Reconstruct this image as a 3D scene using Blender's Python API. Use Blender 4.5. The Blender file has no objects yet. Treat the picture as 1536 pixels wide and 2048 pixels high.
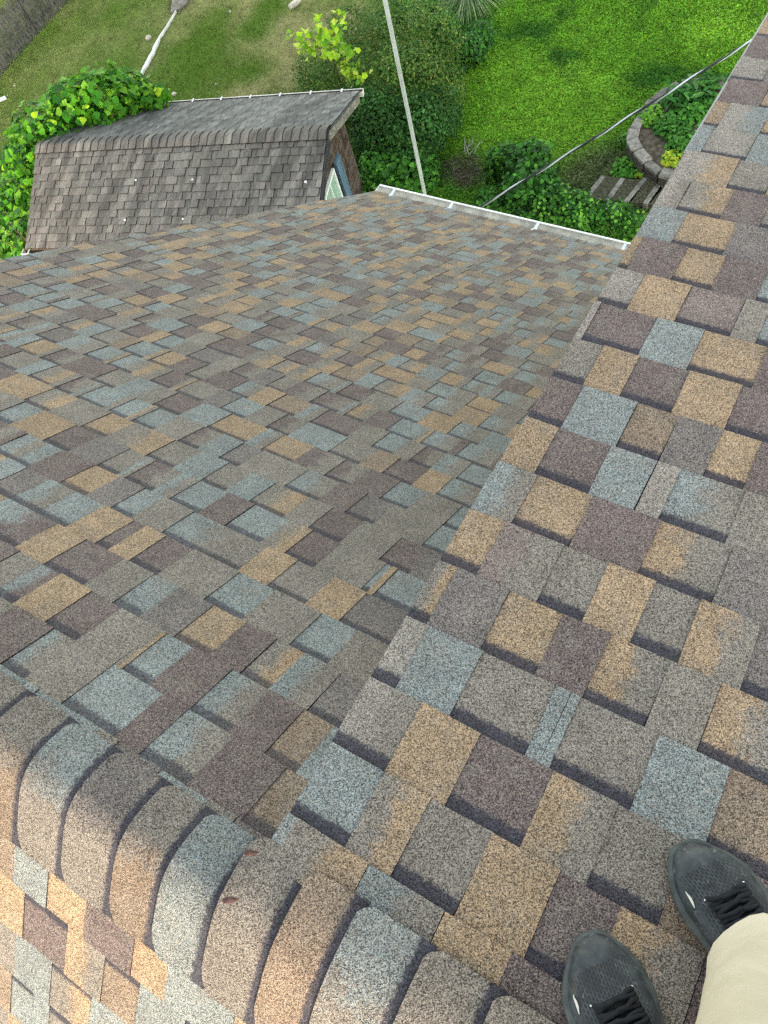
import bpy, math, random
import numpy as np
from mathutils import Vector, Matrix
rnd = random.Random(7)
rng = np.random.default_rng(11)
S = bpy.context.scene
COL = S.collection
# ------------------------------------------------------------------ camera
CR = np.array([[0.8575508, 0.47007188, -0.20889964], [0.35993868, -0.83846776, -0.40916497], [-0.36749256, 0.27568869, -0.88822574]])
CC = np.array([0.4418417, 0.15776834, 1.36554577]); CF = 1507.1216
cd = bpy.data.cameras.new('camera'); cam = bpy.data.objects.new('camera', cd); COL.objects.link(cam)
cd.sensor_fit = 'VERTICAL'; cd.sensor_height = 24.0; cd.sensor_width = 18.0; cd.lens = CF / 2048 * 24.0
cd.clip_start = 0.02; cd.clip_end = 1500
M = Matrix.Identity(4)
for i in range(3):
    M[i][0] = CR[0][i]; M[i][1] = -CR[1][i]; M[i][2] = -CR[2][i]; M[i][3] = CC[i]
cam.matrix_world = M
S.camera = cam
# ------------------------------------------------------------------ light
SUN_EL, SUN_AZ = math.radians(4), math.radians(135)      # low behind the ridge: the rear slope catches it, the rest is open shade
w = bpy.data.worlds.new('World'); S.world = w; w.use_nodes = True
wn = w.node_tree; wn.nodes.clear()
wo = wn.nodes.new('ShaderNodeOutputWorld'); wb = wn.nodes.new('ShaderNodeBackground'); sk = wn.nodes.new('ShaderNodeTexSky')
sk.sky_type = 'NISHITA'; sk.sun_disc = False; sk.sun_elevation = SUN_EL; sk.sun_rotation = SUN_AZ
sk.air_density = 1.0; sk.dust_density = 1.0; sk.ozone_density = 0.6
wb.inputs[1].default_value = 0.15
hsv = wn.nodes.new('ShaderNodeHueSaturation'); hsv.inputs['Saturation'].default_value = 0.45      # thin haze: a paler sky
wn.links.new(sk.outputs[0], hsv.inputs['Color']); wn.links.new(hsv.outputs[0], wb.inputs[0]); wn.links.new(wb.outputs[0], wo.inputs[0])
ld = bpy.data.lights.new('sun', 'SUN'); ld.energy = 0.5; ld.angle = math.radians(10); ld.color = (1.0, 0.82, 0.60)
sun = bpy.data.objects.new('sun', ld); COL.objects.link(sun)
sd = Vector((math.sin(SUN_AZ) * math.cos(SUN_EL), math.cos(SUN_AZ) * math.cos(SUN_EL), math.sin(SUN_EL)))
sun.rotation_euler = sd.to_track_quat('Z', 'Y').to_euler(); sun.location = sd * 40
S.view_settings.view_transform = 'Standard'; S.view_settings.look = 'None'; S.view_settings.gamma = 1.0
S.view_settings.exposure = 3.5
S.cycles.max_bounces = 6; S.cycles.transparent_max_bounces = 4; S.cycles.use_denoising = False
# ------------------------------------------------------------------ helpers
def lin(r, g, b):
    f = lambda c: (c / 255 / 12.92) if c / 255 <= 0.04045 else ((c / 255 + 0.055) / 1.055) ** 2.4
    return np.array([f(r), f(g), f(b)])
def ray(px, py):
    return CR.T @ np.array([(px - 768) / CF, (py - 1024) / CF, 1.0])
def at(px, py, z=-10.0):                       # where the line of sight of a photo point meets a level plane
    d = ray(px, py); t = (z - CC[2]) / d[2]; return CC + t * d
def nrm(v):
    v = np.asarray(v, float); return v / np.linalg.norm(v)
def tag(o, label=None, cat=None, group=None, kind=None):
    if label: o['label'] = label
    if cat: o['category'] = cat
    if group: o['group'] = group
    if kind: o['kind'] = kind
    return o
def empty(name, loc, label=None, cat=None, group=None):
    o = bpy.data.objects.new(name, None); COL.objects.link(o); o.location = loc; o.empty_display_size = 0.1
    return tag(o, label, cat, group)
def link(name, me, parent=None):
    o = bpy.data.objects.new(name, me); COL.objects.link(o)
    if parent is not None:
        top = parent
        loc = Vector((0, 0, 0))
        while top is not None:
            loc += top.location; top = top.parent
        o.parent = parent; o.location = -loc
    return o
def mesh(name, V, F, mats, parent=None, smooth=False, mi=None, attrs=None, cols=None):
    """V (n,3), F: list of tuples or an (m,k) array"""
    me = bpy.data.meshes.new(name)
    V = np.asarray(V, np.float32)
    if isinstance(F, np.ndarray):
        m, k = F.shape
        me.vertices.add(len(V)); me.vertices.foreach_set('co', V.ravel())
        me.loops.add(m * k); me.loops.foreach_set('vertex_index', F.astype(np.int32).ravel())
        me.polygons.add(m); me.polygons.foreach_set('loop_start', np.arange(m, dtype=np.int32) * k)
        me.update(calc_edges=True)
    else:
        me.from_pydata(V.tolist(), [], F); me.update()
    for m_ in (mats if isinstance(mats, (list, tuple)) else [mats]): me.materials.append(m_)
    if mi is not None: me.polygons.foreach_set('material_index', np.asarray(mi, np.int32))
    if smooth: me.polygons.foreach_set('use_smooth', np.ones(len(me.polygons), bool))
    for k_, v in (attrs or {}).items():
        a = me.attributes.new(k_, 'FLOAT', 'POINT'); a.data.foreach_set('value', np.asarray(v, np.float32))
    for k_, v in (cols or {}).items():
        v = np.asarray(v, np.float32)
        if v.shape[1] == 3: v = np.concatenate([v, np.ones((len(v), 1), np.float32)], 1)
        a = me.color_attributes.new(k_, 'FLOAT_COLOR', 'POINT'); a.data.foreach_set('color', v.ravel())
    return link(name, me, parent)
class MB:
    def __init__(s): s.V = []; s.F = []; s.I = []
    def add(s, V, F, i=0):
        b = len(s.V); s.V += [tuple(map(float, v)) for v in V]; s.F += [tuple(b + q for q in f) for f in F]; s.I += [i] * len(F)
    def box(s, c, ex, ey, ez, i=0):            # centre and three half-axis vectors
        c, ex, ey, ez = map(np.asarray, (c, ex, ey, ez))
        P = [c + a * ex + b * ey + d * ez for d in (-1, 1) for b in (-1, 1) for a in (-1, 1)]
        s.add(P, [(0, 2, 3, 1), (4, 5, 7, 6), (0, 1, 5, 4), (2, 6, 7, 3), (0, 4, 6, 2), (1, 3, 7, 5)], i)
    def prism(s, poly, d, i=0):                # closed outline swept along d
        n = len(poly); d = np.asarray(d); P = [np.asarray(p) for p in poly] + [np.asarray(p) + d for p in poly]
        F = [(k, (k + 1) % n, n + (k + 1) % n, n + k) for k in range(n)]
        F += [tuple(range(n))[::-1], tuple(range(n, 2 * n))]
        s.add(P, F, i)
    def tube(s, pts, r, n=8, i=0, cap=True):
        pts = [np.asarray(p, float) for p in pts]; m = len(pts)
        rr = r if hasattr(r, '__len__') else [r] * m
        V = []; u = None
        for k in range(m):
            t = nrm(pts[min(k + 1, m - 1)] - pts[max(k - 1, 0)])
            if u is None: u = nrm(np.cross(t, [0.3, 0.5, 0.8] if abs(t[2]) > .9 else [0, 0, 1]))
            u = nrm(u - t * (u @ t)); v = np.cross(t, u)
            V += [pts[k] + rr[k] * (math.cos(a) * u + math.sin(a) * v) for a in np.linspace(0, 2 * math.pi, n, endpoint=False)]
        F = [(k * n + j, k * n + (j + 1) % n, (k + 1) * n + (j + 1) % n, (k + 1) * n + j) for k in range(m - 1) for j in range(n)]
        if cap: F += [tuple(range(n))[::-1], tuple((m - 1) * n + j for j in range(n))]
        s.add(V, F, i)
    def rings(s, R, i=0, close=True, cap=(True, True)):
        n = len(R[0]); V = [p for r in R for p in r]
        J = n if close else n - 1
        F = [(k * n + j, k * n + (j + 1) % n, (k + 1) * n + (j + 1) % n, (k + 1) * n + j) for k in range(len(R) - 1) for j in range(J)]
        if cap[0]: F.append(tuple(range(n))[::-1])
        if cap[1]: F.append(tuple((len(R) - 1) * n + j for j in range(n)))
        s.add(V, F, i)
    def build(s, name, mats, parent=None, smooth=False):
        return mesh(name, s.V, s.F, mats, parent, smooth, s.I)
# value noise in numpy (patches of the lawn)
_h = rng.random((256, 256))
def vnoise(x, y, sc):
    x = np.asarray(x) * sc + 57.3; y = np.asarray(y) * sc + 91.7
    xi = np.floor(x).astype(int); yi = np.floor(y).astype(int); fx = x - xi; fy = y - yi
    fx = fx * fx * (3 - 2 * fx); fy = fy * fy * (3 - 2 * fy)
    g = lambda a, b: _h[a % 256, b % 256]
    return (g(xi, yi) * (1 - fx) + g(xi + 1, yi) * fx) * (1 - fy) + (g(xi, yi + 1) * (1 - fx) + g(xi + 1, yi + 1) * fx) * fy
def fbm(x, y, sc):
    return (vnoise(x, y, sc) * .5 + vnoise(x, y, sc * 2.1) * .3 + vnoise(x, y, sc * 4.3) * .2)
# ------------------------------------------------------------------ materials
class NT:
    def __init__(s, name):
        s.m = bpy.data.materials.new(name); s.m.use_nodes = True; s.t = s.m.node_tree; s.t.nodes.clear()
        s.out = s.n('ShaderNodeOutputMaterial'); s.b = s.n('ShaderNodeBsdfPrincipled'); s.l(s.b.outputs[0], s.out.inputs[0])
    def n(s, t, **k):
        nd = s.t.nodes.new(t)
        for a, v in k.items(): setattr(nd, a, v)
        return nd
    def l(s, a, b): s.t.links.new(a, b)
    def put(s, sock, v):
        if hasattr(v, 'is_linked') or isinstance(v, bpy.types.NodeSocket): s.l(v, sock)
        elif isinstance(v, (list, tuple, np.ndarray)):
            sock.default_value = (*map(float, v[:3]), 1.0) if sock.type == 'RGBA' else tuple(map(float, v))
        else: sock.default_value = v
    def math(s, op, a, b=0.0, c=0.0, clamp=False):
        nd = s.n('ShaderNodeMath', operation=op, use_clamp=clamp)
        s.put(nd.inputs[0], a); s.put(nd.inputs[1], b); s.put(nd.inputs[2], c); return nd.outputs[0]
    def mix(s, f, a, b, mode='MIX'):
        nd = s.n('ShaderNodeMix', data_type='RGBA', blend_type=mode)
        s.put(nd.inputs[0], f); s.put(nd.inputs[6], a); s.put(nd.inputs[7], b); return nd.outputs[2]
    def sstep(s, x, a, b, lo=0.0, hi=1.0):
        nd = s.n('ShaderNodeMapRange', interpolation_type='SMOOTHSTEP')
        s.put(nd.inputs[0], x); nd.inputs[1].default_value = a; nd.inputs[2].default_value = b
        nd.inputs[3].default_value = lo; nd.inputs[4].default_value = hi; return nd.outputs[0]
    def obj(s): return s.n('ShaderNodeTexCoord').outputs['Object']
    def map(s, v, sc=(1, 1, 1), loc=(0, 0, 0), rot=(0, 0, 0)):
        nd = s.n('ShaderNodeMapping'); s.l(v, nd.inputs[0]); nd.inputs[1].default_value = loc; nd.inputs[2].default_value = rot; nd.inputs[3].default_value = sc
        return nd.outputs[0]
    def noise(s, v, sc, det=3.0, rough=0.5):
        nd = s.n('ShaderNodeTexNoise'); s.l(v, nd.inputs['Vector']); nd.inputs['Scale'].default_value = sc
        nd.inputs['Detail'].default_value = det; nd.inputs['Roughness'].default_value = rough; return nd.outputs[0]
    def voro(s, v, sc):
        nd = s.n('ShaderNodeTexVoronoi'); s.l(v, nd.inputs['Vector']); nd.inputs['Scale'].default_value = sc; return nd
    def attr(s, name, out=2): return s.n('ShaderNodeAttribute', attribute_name=name).outputs[out]
    def col(s, name): return s.attr(name, 0)
    def bump(s, h, st=0.3, d=0.002):
        nd = s.n('ShaderNodeBump'); nd.inputs[0].default_value = st; nd.inputs[1].default_value = d; s.l(h, nd.inputs['Height']); s.l(nd.outputs[0], s.b.inputs['Normal'])
    def done(s, color=None, rough=0.8, spec=0.3, metal=0.0):
        if color is not None: s.put(s.b.inputs['Base Color'], color)
        s.put(s.b.inputs['Roughness'], rough); s.b.inputs['Specular IOR Level'].default_value = spec; s.b.inputs['Metallic'].default_value = metal
        return s.m
def plain(name, c, rough=0.6, spec=0.4, metal=0.0, var=0.25, sc=6.0, bump=0.0):
    k = NT(name); o = k.obj(); n = k.noise(o, sc, 5.0, 0.6)
    c = np.asarray(c)
    colr = k.mix(k.sstep(n, .3, .7), c * (1 - var), np.minimum(c * (1 + var * .6), .95))
    if bump: k.bump(k.noise(o, sc * 12, 4), bump, 0.003)
    return k.done(colr, rough, spec, metal)
PAL = {'T': lin(168, 143, 115), 'B': lin(138, 120, 103), 'G': lin(136, 129, 121), 'L': lin(156, 149, 141), 'S': lin(137, 145, 145), 'P': lin(113, 99, 98), 'D': lin(121, 114, 112), 'M': lin(134, 119, 115)}
KA = 0.62
def shingle_mat(name, gsc, contrast, wear=0.0):
    k = NT(name); o = k.obj()
    cu, cv, bd = k.attr('cu'), k.attr('cv'), k.attr('band')
    nz = k.noise(o, 28.0, 4.0, 0.65)
    f = k.sstep(k.math('ADD', cu, k.math('MULTIPLY', k.math('SUBTRACT', nz, 0.5), 1.1)), 0.32, 0.68)
    base = k.mix(f, k.col('Col'), k.col('Col2'))
    mot = k.sstep(k.noise(o, 11.0, 4.0, 0.6), .3, .75, 0.86, 1.12)
    base = k.mix(k.sstep(k.noise(o, 17.0, 4.0, 0.6), .42, .74, 0.0, .38), base, PAL['G'] * KA)          # granule colours drift within a tab
    wr = k.math('MULTIPLY', k.sstep(k.noise(o, 4.3, 6.0, 0.72), .60, .74), k.sstep(k.noise(o, 34.0, 4.0, .7), .45, .62))
    base = k.mix(k.math('MULTIPLY', wr, .38), base, lin(150, 143, 134) * KA)                              # scuffed, dusty places
    # dark printed band just below the course above, on the lower layer only
    edge = k.math('ADD', cv, k.math('MULTIPLY', k.math('SUBTRACT', k.noise(o, 110.0, 5.0, .75), 0.5), 0.030))
    bm = k.math('MULTIPLY', k.sstep(edge, 0.019, 0.030, 1.0, 0.0), bd)
    base = k.mix(k.math('MULTIPLY', bm, 0.93), base, lin(60, 59, 70) * 0.68)
    v = k.voro(o, gsc); sp = k.n('ShaderNodeSeparateColor'); k.l(v.outputs['Color'], sp.inputs[0])
    g1 = k.sstep(sp.outputs[0], 0.0, 1.0, 1.0 - contrast, 1.0 + contrast)
    v2 = k.voro(o, gsc * 0.42); sp2 = k.n('ShaderNodeSeparateColor'); k.l(v2.outputs['Color'], sp2.inputs[0])
    g2 = k.math('MULTIPLY_ADD', sp2.outputs[0], 0.26, 0.87)
    br = k.math('MULTIPLY', k.math('MULTIPLY', g1, g2), mot)
    hs = k.n('ShaderNodeVectorMath', operation='SCALE'); k.l(base, hs.inputs[0]); k.l(br, hs.inputs['Scale'])
    c = hs.outputs[0]
    c = k.mix(k.math('MULTIPLY', k.math('GREATER_THAN', sp.outputs[1], 0.89), k.math('MULTIPLY_ADD', bm, -0.5, 0.62)), c, lin(186, 174, 156) * 0.7)
    c = k.mix(k.math('MULTIPLY', k.math('LESS_THAN', sp.outputs[2], 0.13), 0.65), c, lin(62, 56, 56) * 0.6)
    k.bump(v.outputs['Distance'], 0.55, 0.0016)
    return k.done(c, 0.93, 0.25)
M_SH = shingle_mat('granule_shingle', 720.0, 0.82)
M_EDGE = plain('asphalt_edge', (0.012, 0.012, 0.013), 0.9, 0.2)
M_DECK = plain('roof_deck', (0.02, 0.019, 0.018), 0.95, 0.1)
def old_shingle_mat():
    k = NT('weathered_shingle'); o = k.obj(); cv = k.attr('cv')
    base = k.col('Col')
    st = k.sstep(k.noise(k.map(o, (5.5, 0.6, 0.9), rot=(0, 0, -0.31)), 1.0, 5.0, 0.65), .38, .62, 0.62, 1.12)     # run-off stains
    fine = k.sstep(k.noise(k.map(o, (30, 4, 4), rot=(0, 0, -0.31)), 2.0, 4.0, 0.7), .2, .8, .72, 1.28)
    gr = k.sstep(k.noise(o, 160.0, 2.0, 0.6), .2, .8, .7, 1.3)
    hs = k.n('ShaderNodeVectorMath', operation='SCALE'); k.l(base, hs.inputs[0]); k.l(k.math('MULTIPLY', k.math('MULTIPLY', st, fine), gr), hs.inputs['Scale'])
    k.bump(k.noise(o, 120, 3), .4, .004)
    return k.done(hs.outputs[0], 0.95, 0.2)
M_OLD = old_shingle_mat()
def leaf_mat(name, rough=0.5, trans=0.28, spec=0.1):
    k = NT(name); c = k.col('Col')
    k.done(c, rough, spec)
    tr = k.n('ShaderNodeBsdfTranslucent'); k.l(c, tr.inputs[0])
    mx = k.n('ShaderNodeMixShader'); mx.inputs[0].default_value = trans; k.l(k.b.outputs[0], mx.inputs[1]); k.l(tr.outputs[0], mx.inputs[2]); k.l(mx.outputs[0], k.out.inputs[0])
    return k.m
M_LEAF = leaf_mat('leaf'); M_GRASS = leaf_mat('grass_blade', 0.75, 0.22, 0.1)
M_STEM = plain('bark', (0.09, 0.065, 0.045), 0.9, 0.1, sc=20)
M_WHITE = plain('white_metal', (0.72, 0.73, 0.71), 0.35, 0.5, var=0.12, sc=4)
M_TROUGH = plain('gutter_inside', (0.62, 0.60, 0.53), 0.5, 0.4, var=0.35, sc=9)
M_HANG = plain('aluminium_hanger', (0.62, 0.67, 0.70), 0.3, 0.5, var=0.1)
M_DRIP = plain('drip_edge_metal', (0.21, 0.215, 0.22), 0.4, 0.5, var=0.15)
M_SIDING = plain('siding_paint', (0.62, 0.60, 0.55), 0.6, 0.3, var=0.08)
M_SOFFIT = plain('soffit_paint', (0.7, 0.7, 0.68), 0.6, 0.3, var=0.08)
# ------------------------------------------------------------------ the setting: ground
GZ = -10.0
BED_C = at(1372, 250)[:2]
def gheight(x, y):
    return GZ + 0.10 * (fbm(x, y, 0.35) - 0.5)
C_DRY1, C_DRY2, C_MID = lin(136, 142, 84) * .95, lin(182, 174, 128) * .95, lin(100, 130, 50) * .9
C_LUSH1, C_LUSH2, C_LUSHD = lin(104, 154, 42) * .92, lin(130, 178, 54) * .92, lin(62, 110, 36) * .9
C_SOIL = lin(98, 90, 78) * .8
STEP0 = at(1245, 378)[:2]
def lawn_col(x, y):
    x = np.asarray(x, float); y = np.asarray(y, float)
    n1 = fbm(x, y, .45); n2 = fbm(x + 40, y + 13, 1.1); n3 = vnoise(x, y, 6.0)
    e = lambda v: v[..., None]
    ss = lambda v, a, b: np.clip((v - a) / (b - a), 0, 1)
    dry = e(ss(n1, .46, .68)) * (C_DRY2 * e(.75 + .5 * n3)) + (1 - e(ss(n1, .46, .68))) * C_MID
    dry = dry * .65 + .35 * (C_DRY1 * e(ss(n2, .3, .7)) + C_MID * e(1 - ss(n2, .3, .7)))
    left = e(ss(-x, 14.5, 17.5)); dry = dry * (1 - left * .6) + left * .6 * (C_MID * e(.8 + .4 * n2))
    lush = C_LUSHD * e(1 - ss(n2, .33, .55)) + C_LUSH1 * e(ss(n2, .33, .55)); g2 = e(ss(n1, .5, .66)); lush = lush * (1 - g2 * .6) + C_LUSH2 * g2 * .6
    low = e(ss(-y, -12.6, -11.0) * ss(-x, 2.0, 4.0)); lush = lush * (1 - low * .45) + C_LUSHD * low * .45 * e(.7 + .6 * n3)
    f = e(ss(x + (n2 - .5) * 1.5, -10.6, -9.0))
    c = dry * (1 - f) + lush * f
    # bare soil below the steps and under the shrubs by the house
    d1 = np.hypot(x - STEP0[0] + .3, y - STEP0[1]) ; so = e(ss(-d1, -1.3, -.75) * (n2 * .6 + .5))
    so = np.clip(so, 0, 1); c = c * (1 - so) + C_SOIL * so * e(.6 + .8 * n3)
    for (qx, qy, qr) in BARE:
        d = np.hypot(x - qx, y - qy); so = np.clip(e(ss(-d, -qr, -qr * .4) * (n3 * .9 + .35)), 0, .85); c = c * (1 - so) + C_SOIL * so
    return c
BARE = [(*at(925, 338)[:2], .6), (*at(945, 355)[:2], .45), (*at(362, 8)[:2], .5)]
ax = np.concatenate([[-400, -150, -60, -40], np.arange(-30, 6.01, .2), [12, 25, 60, 150, 400]])
ay = np.concatenate([[-400, -150, -60, -20, -8], np.arange(-2, 24.01, .2), [30, 45, 90, 200, 500]])
gx, gy = np.meshgrid(ax, ay); gz = gheight(gx, gy)
bd_ = np.hypot(gx - BED_C[0], gy - BED_C[1])
V = np.stack([gx, gy, gz], -1).reshape(-1, 3); nx = len(ax); ny = len(ay)
ii = (np.arange(ny - 1)[:, None] * nx + np.arange(nx - 1)[None]).ravel()
F = np.stack([ii, ii + 1, ii + nx + 1, ii + nx], 1)
k = NT('lawn_soil'); o_ = k.obj(); c_ = k.col('Col')
hs = k.n('ShaderNodeVectorMath', operation='SCALE'); k.l(c_, hs.inputs[0]); k.l(k.sstep(k.noise(o_, 22.0, 5.0, .7), .3, .7, .5, 1.15), hs.inputs['Scale'])
k.bump(k.noise(o_, 30, 4), .8, .03); M_GROUND = k.done(hs.outputs[0], .95, .1)
g = mesh('lawn', V, F, M_GROUND, smooth=True, cols={'Col': lawn_col(V[:, 0], V[:, 1])}); tag(g, kind='structure')
# ------------------------------------------------------------------ shingles
def colour(code):
    a = PAL[code[0]] * KA; b = PAL[code[-1]] * KA
    if code == 'BT': a, b = PAL['B'] * KA * 1.05, PAL['B'] * KA * 1.15
    return a, b
def rand_code():
    r = rnd.random()
    for c, p in (('T', .12), ('S', .15), ('P', .13), ('G', .22), ('GT', .09), ('TG', .07), ('SG', .09), ('D', .05), ('BT', .03), ('PG', .05)):
        r -= p
        if r < 0: return c
    return 'G'
def rand_row(x0, x1, first=0):
    x = x0 - rnd.random() * .15; b = first; out = []; last = ''
    while x < x1:
        wd = rnd.choice([.03, .07, .09, .10, .115, .13]) if not b else rnd.choice([.085, .10, .115, .13])
        if rnd.random() < .06: wd += .07
        x += wd; c = rand_code()
        while c[0] == last: c = rand_code()
        last = c[-1] if len(c) > 1 else c[0]
        out.append((x, c, b)); b = 1 - b
    return out
class Shingles:
    def __init__(s): s.V = []; s.F = []; s.I = []; s.c1 = []; s.c2 = []; s.cu = []; s.cv = []; s.bd = []
    def cell(s, O, ex, es, n, x0, x1, s0, s1, code, band, t0, t1, up=.012, jit=.0015, tint=1.0):
        b = len(s.V); a, c = code if isinstance(code, tuple) else colour(code)
        br = 1 + (rnd.random() - .5) * .14; a = a * br * tint; c = c * br * tint
        j = lambda: (rnd.random() - .5) * 2 * jit
        q = [(x0 + j(), s0 - up, t0), (x1 + j(), s0 - up, t0), (x1 + j(), s1 + j(), t1), (x0 + j(), s1 + j(), t1)]
        q += [(x, y, -.004) for x, y, _ in q]
        s.V += [O + ex * x + es * y + n * h for x, y, h in q]
        s.F += [(b, b + 3, b + 2, b + 1), (b + 3, b + 7, b + 6, b + 2), (b, b + 4, b + 7, b + 3), (b + 1, b + 2, b + 6, b + 5)]; s.I += [0, 1, 1, 1]
        for x, y, _ in q:
            s.c1.append(a); s.c2.append(c); s.cu.append((x - x0) / max(x1 - x0, 1e-6)); s.cv.append(y - s0); s.bd.append(band)
    def row(s, O, ex, es, n, xa, xb, s0, s1, row, smin=-9, bstr=1.0, **kw):
        x = xa
        for xr, code, band in row:
            xe = xb if xr is None else min(max(xr, xa), xb)
            if xe - x > 1e-4 and band != 2:
                t = rnd.random() * .001; kw['up'] = .012 if s0 - .012 >= smin else s0 - smin
                if s1 - smin < .01: x = xe; continue
                if band: s.cell(O, ex, es, n, x, xe, s0, s1, code, bstr, .0004, .0032 + t, **kw)
                else: s.cell(O, ex, es, n, x, xe, s0, s1, code, 0, .0024, .0060 + t, **kw)
            x = xe
            if x >= xb: break
    def build(s, name, mats, parent):
        return mesh(name, s.V, s.F, mats, parent, False, s.I, {'cu': s.cu, 'cv': s.cv, 'band': s.bd}, {'Col': s.c1, 'Col2': s.c2})
E_ = 0.143
PB, PA, PC = 0.18093277887331177, 0.6549814132826828, math.radians(42)
HA, SA, XL, SG = -0.0785996947586669, 0.2685449133734448, -3.21568, 5.7095
X1 = np.array([1., 0, 0])
nB = np.array([0, math.sin(PB), math.cos(PB)]); eB = np.array([0, math.cos(PB), -math.sin(PB)]); OB = np.zeros(3)
nA = np.array([0, math.sin(PA), math.cos(PA)]); eA = np.array([0, math.cos(PA), -math.sin(PA)]); OA = HA * nA
APEX = np.array([0, -.17, .0315]); nC = np.array([0, -math.sin(PC), math.cos(PC)]); eC = np.array([0, -math.cos(PC), -math.sin(PC)]); OC = APEX
ROWS_B={0:[(0.019,'S',0),(0.168,'GT',0),(0.312,'SG',0),(0.43,'T',0),(None,'P',0)],1:[(0.116,'S',1),(0.209,'GT',0),(0.327,'G',1),(0.447,'T',0),(0.549,'P',1),(0.681,'TG',0),(None,'P',1)],2:[(0.115,'LG',1),(0.235,'T',0),(0.377,'P',1),(0.49,'TG',0),(0.607,'G',1),(0.714,'BT',0),(None,'P',1)],3:[(0.053,'L',1),(0.169,'S',0),(0.32,'G',1),(0.346,'S',0),(0.349,'K',2),(0.367,'S',0),(0.512,'G',1),(0.633,'S',0),(None,'BT',1)],4:[(0.042,'GT',1),(0.16,'D',0),(0.274,'T',1),(0.369,'P',0),(0.483,'TG',1),(0.576,'G',0),(None,'TG',1)],5:[(0.082,'T',1),(0.214,'MG',0),(0.31,'G',1),(0.406,'T',0),(0.495,'G',1),(0.606,'TG',0),(None,'D',1)],6:[(0.092,'SG',0),(0.222,'T',1),(0.367,'P',0),(0.512,'TG',1),(None,'D',0)],7:[(0.081,'T',0),(0.208,'P',1),(0.308,'S',0),(0.311,'K',2),(0.36,'L',0),(0.497,'SG',1),(None,'G',0)],8:[(0.085,'P',1),(0.214,'S',0),(0.31,'BT',1),(0.406,'D',0),(0.49,'T',1),(None,'P',0)],9:[(0.08,'G',1),(0.168,'T',0),(0.289,'P',1),(0.407,'T',0),(None,'P',1)],10:[(0.017,'L',0),(0.161,'P',1),(0.278,'S',0),(0.426,'T',1),(None,'P',0)],11:[(0.08,'L',1),(0.201,'T',0),(0.334,'M',1),(0.336,'K',2),(0.396,'G',0),(None,'S',1)],12:[(0.025,'T',1),(0.144,'P',0),(0.246,'T',1),(None,'P',0)],13:[(0.097,'S',0),(0.233,'T',1),(None,'D',0)],14:[(0.061,'LG',0),(0.182,'GT',1),(None,'P',0)],15:[(0.155,'LT',0),(None,'G',1)],16:[(0.04,'S',0),(0.167,'L',1),(None,'S',0)],17:[(0.045,'T',1),(0.168,'LS',0),(None,'T',1)],18:[(0.129,'P',0),(None,'T',1)],19:[(0.098,'L',1),(None,'G',0)],20:[(None,'P',0)],21:[(None,'T',1)]}
ROWS_A={-2:[(-0.682,'SG',1),(-0.567,'G',0),(-0.419,'S',1),(-0.348,'P',0),(-0.224,'SG',1),(-0.093,'P',0),(None,'BT',1)],-1:[(-0.903,'SP',1),(-0.794,'T',0),(-0.691,'P',1),(-0.568,'G',0),(-0.546,'GT',0),(-0.466,'S',1),(-0.35,'P',0),(-0.245,'SG',1),(-0.151,'P',0),(-0.073,'BT',1),(None,'S',0)],0:[(-1.083,'SP',1),(-0.972,'T',0),(-0.832,'P',1),(-0.727,'G',0),(-0.641,'S',1),(-0.527,'D',0),(-0.424,'T',1),(-0.331,'P',0),(-0.251,'GT',1),(-0.147,'SG',0),(None,'D',1)],1:[(-1.177,'SG',1),(-1.06,'S',1),(-0.944,'T',0),(-0.898,'P',1),(-0.823,'T',0),(-0.722,'P',1),(-0.564,'G',0),(-0.445,'S',1),(-0.3,'G',0),(-0.192,'S',1),(None,'G',0)],2:[(-1.395,'S',1),(-1.257,'P',0),(-1.145,'T',1),(-1.045,'D',0),(-0.965,'S',1),(-0.848,'G',0),(-0.652,'SG',1),(-0.576,'G',1),(-0.477,'T',0),(-0.356,'G',1),(-0.253,'T',0),(None,'D',1)],3:[(-0.528,'GT',0),(-0.426,'P',1),(-0.277,'G',0),(-0.257,'S',1),(-0.237,'T',0),(None,'S',1)]}
ROWS_C={0:[(-.524,'BT',1),(-.424,'S',0),(-.316,'T',1),(-.191,'P',0),(-.106,'T',1)],1:[(-.489,'T',0),(-.362,'P',1),(-.259,'TG',0),(-.165,'BT',1),(-.05,'S',0)],2:[(-.401,'S',0),(-.283,'GT',1),(-.12,'S',0)],3:[(-.522,'BT',0),(-.45,'S',1),(-.40,'S',0),(-.27,'G',1)],4:[(-.42,'T',0),(-.3,'P',1)]}
house = empty('house', (0, 1.5, GZ), 'house with new multicolour shingle roofs that the photographer stands on', 'house')
def with_random(row, xa, xb):
    last = row[-1]
    if last[0] is not None: return row + rand_row(last[0] + .12, xb, 1 - (last[2] if last[2] < 2 else 0))
    tail = [((row[-2][0] if len(row) > 1 else 0) + rnd.uniform(.10, .14) if xb > 1 else xb + 1, last[1], last[2])]
    return row[:-1] + tail + (rand_row(tail[0][0] + .14, xb, 1 - last[2]) if xb > 1 else [])
XB1 = 8.0  # roof extended out of view so the house shades the shed and lawn
shB = Shingles()
for kk in range(-1, 32):
    row = with_random(ROWS_B[kk], 0, XB1) if kk in ROWS_B else rand_row(0, XB1, kk % 2)
    dx = (rnd.random() - .5) * .004
    shB.row(OB, X1, eB, nB, dx, XB1, (kk - 1) * E_, kk * E_ + (rnd.random() - .5) * .002, row, smin=-.085)
tag(shB.build('dormer_roof_slope', [M_SH, M_EDGE], house), 'shallow roof slope of tan, slate and plum shingles that the person stands on')
shA = Shingles()
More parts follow.
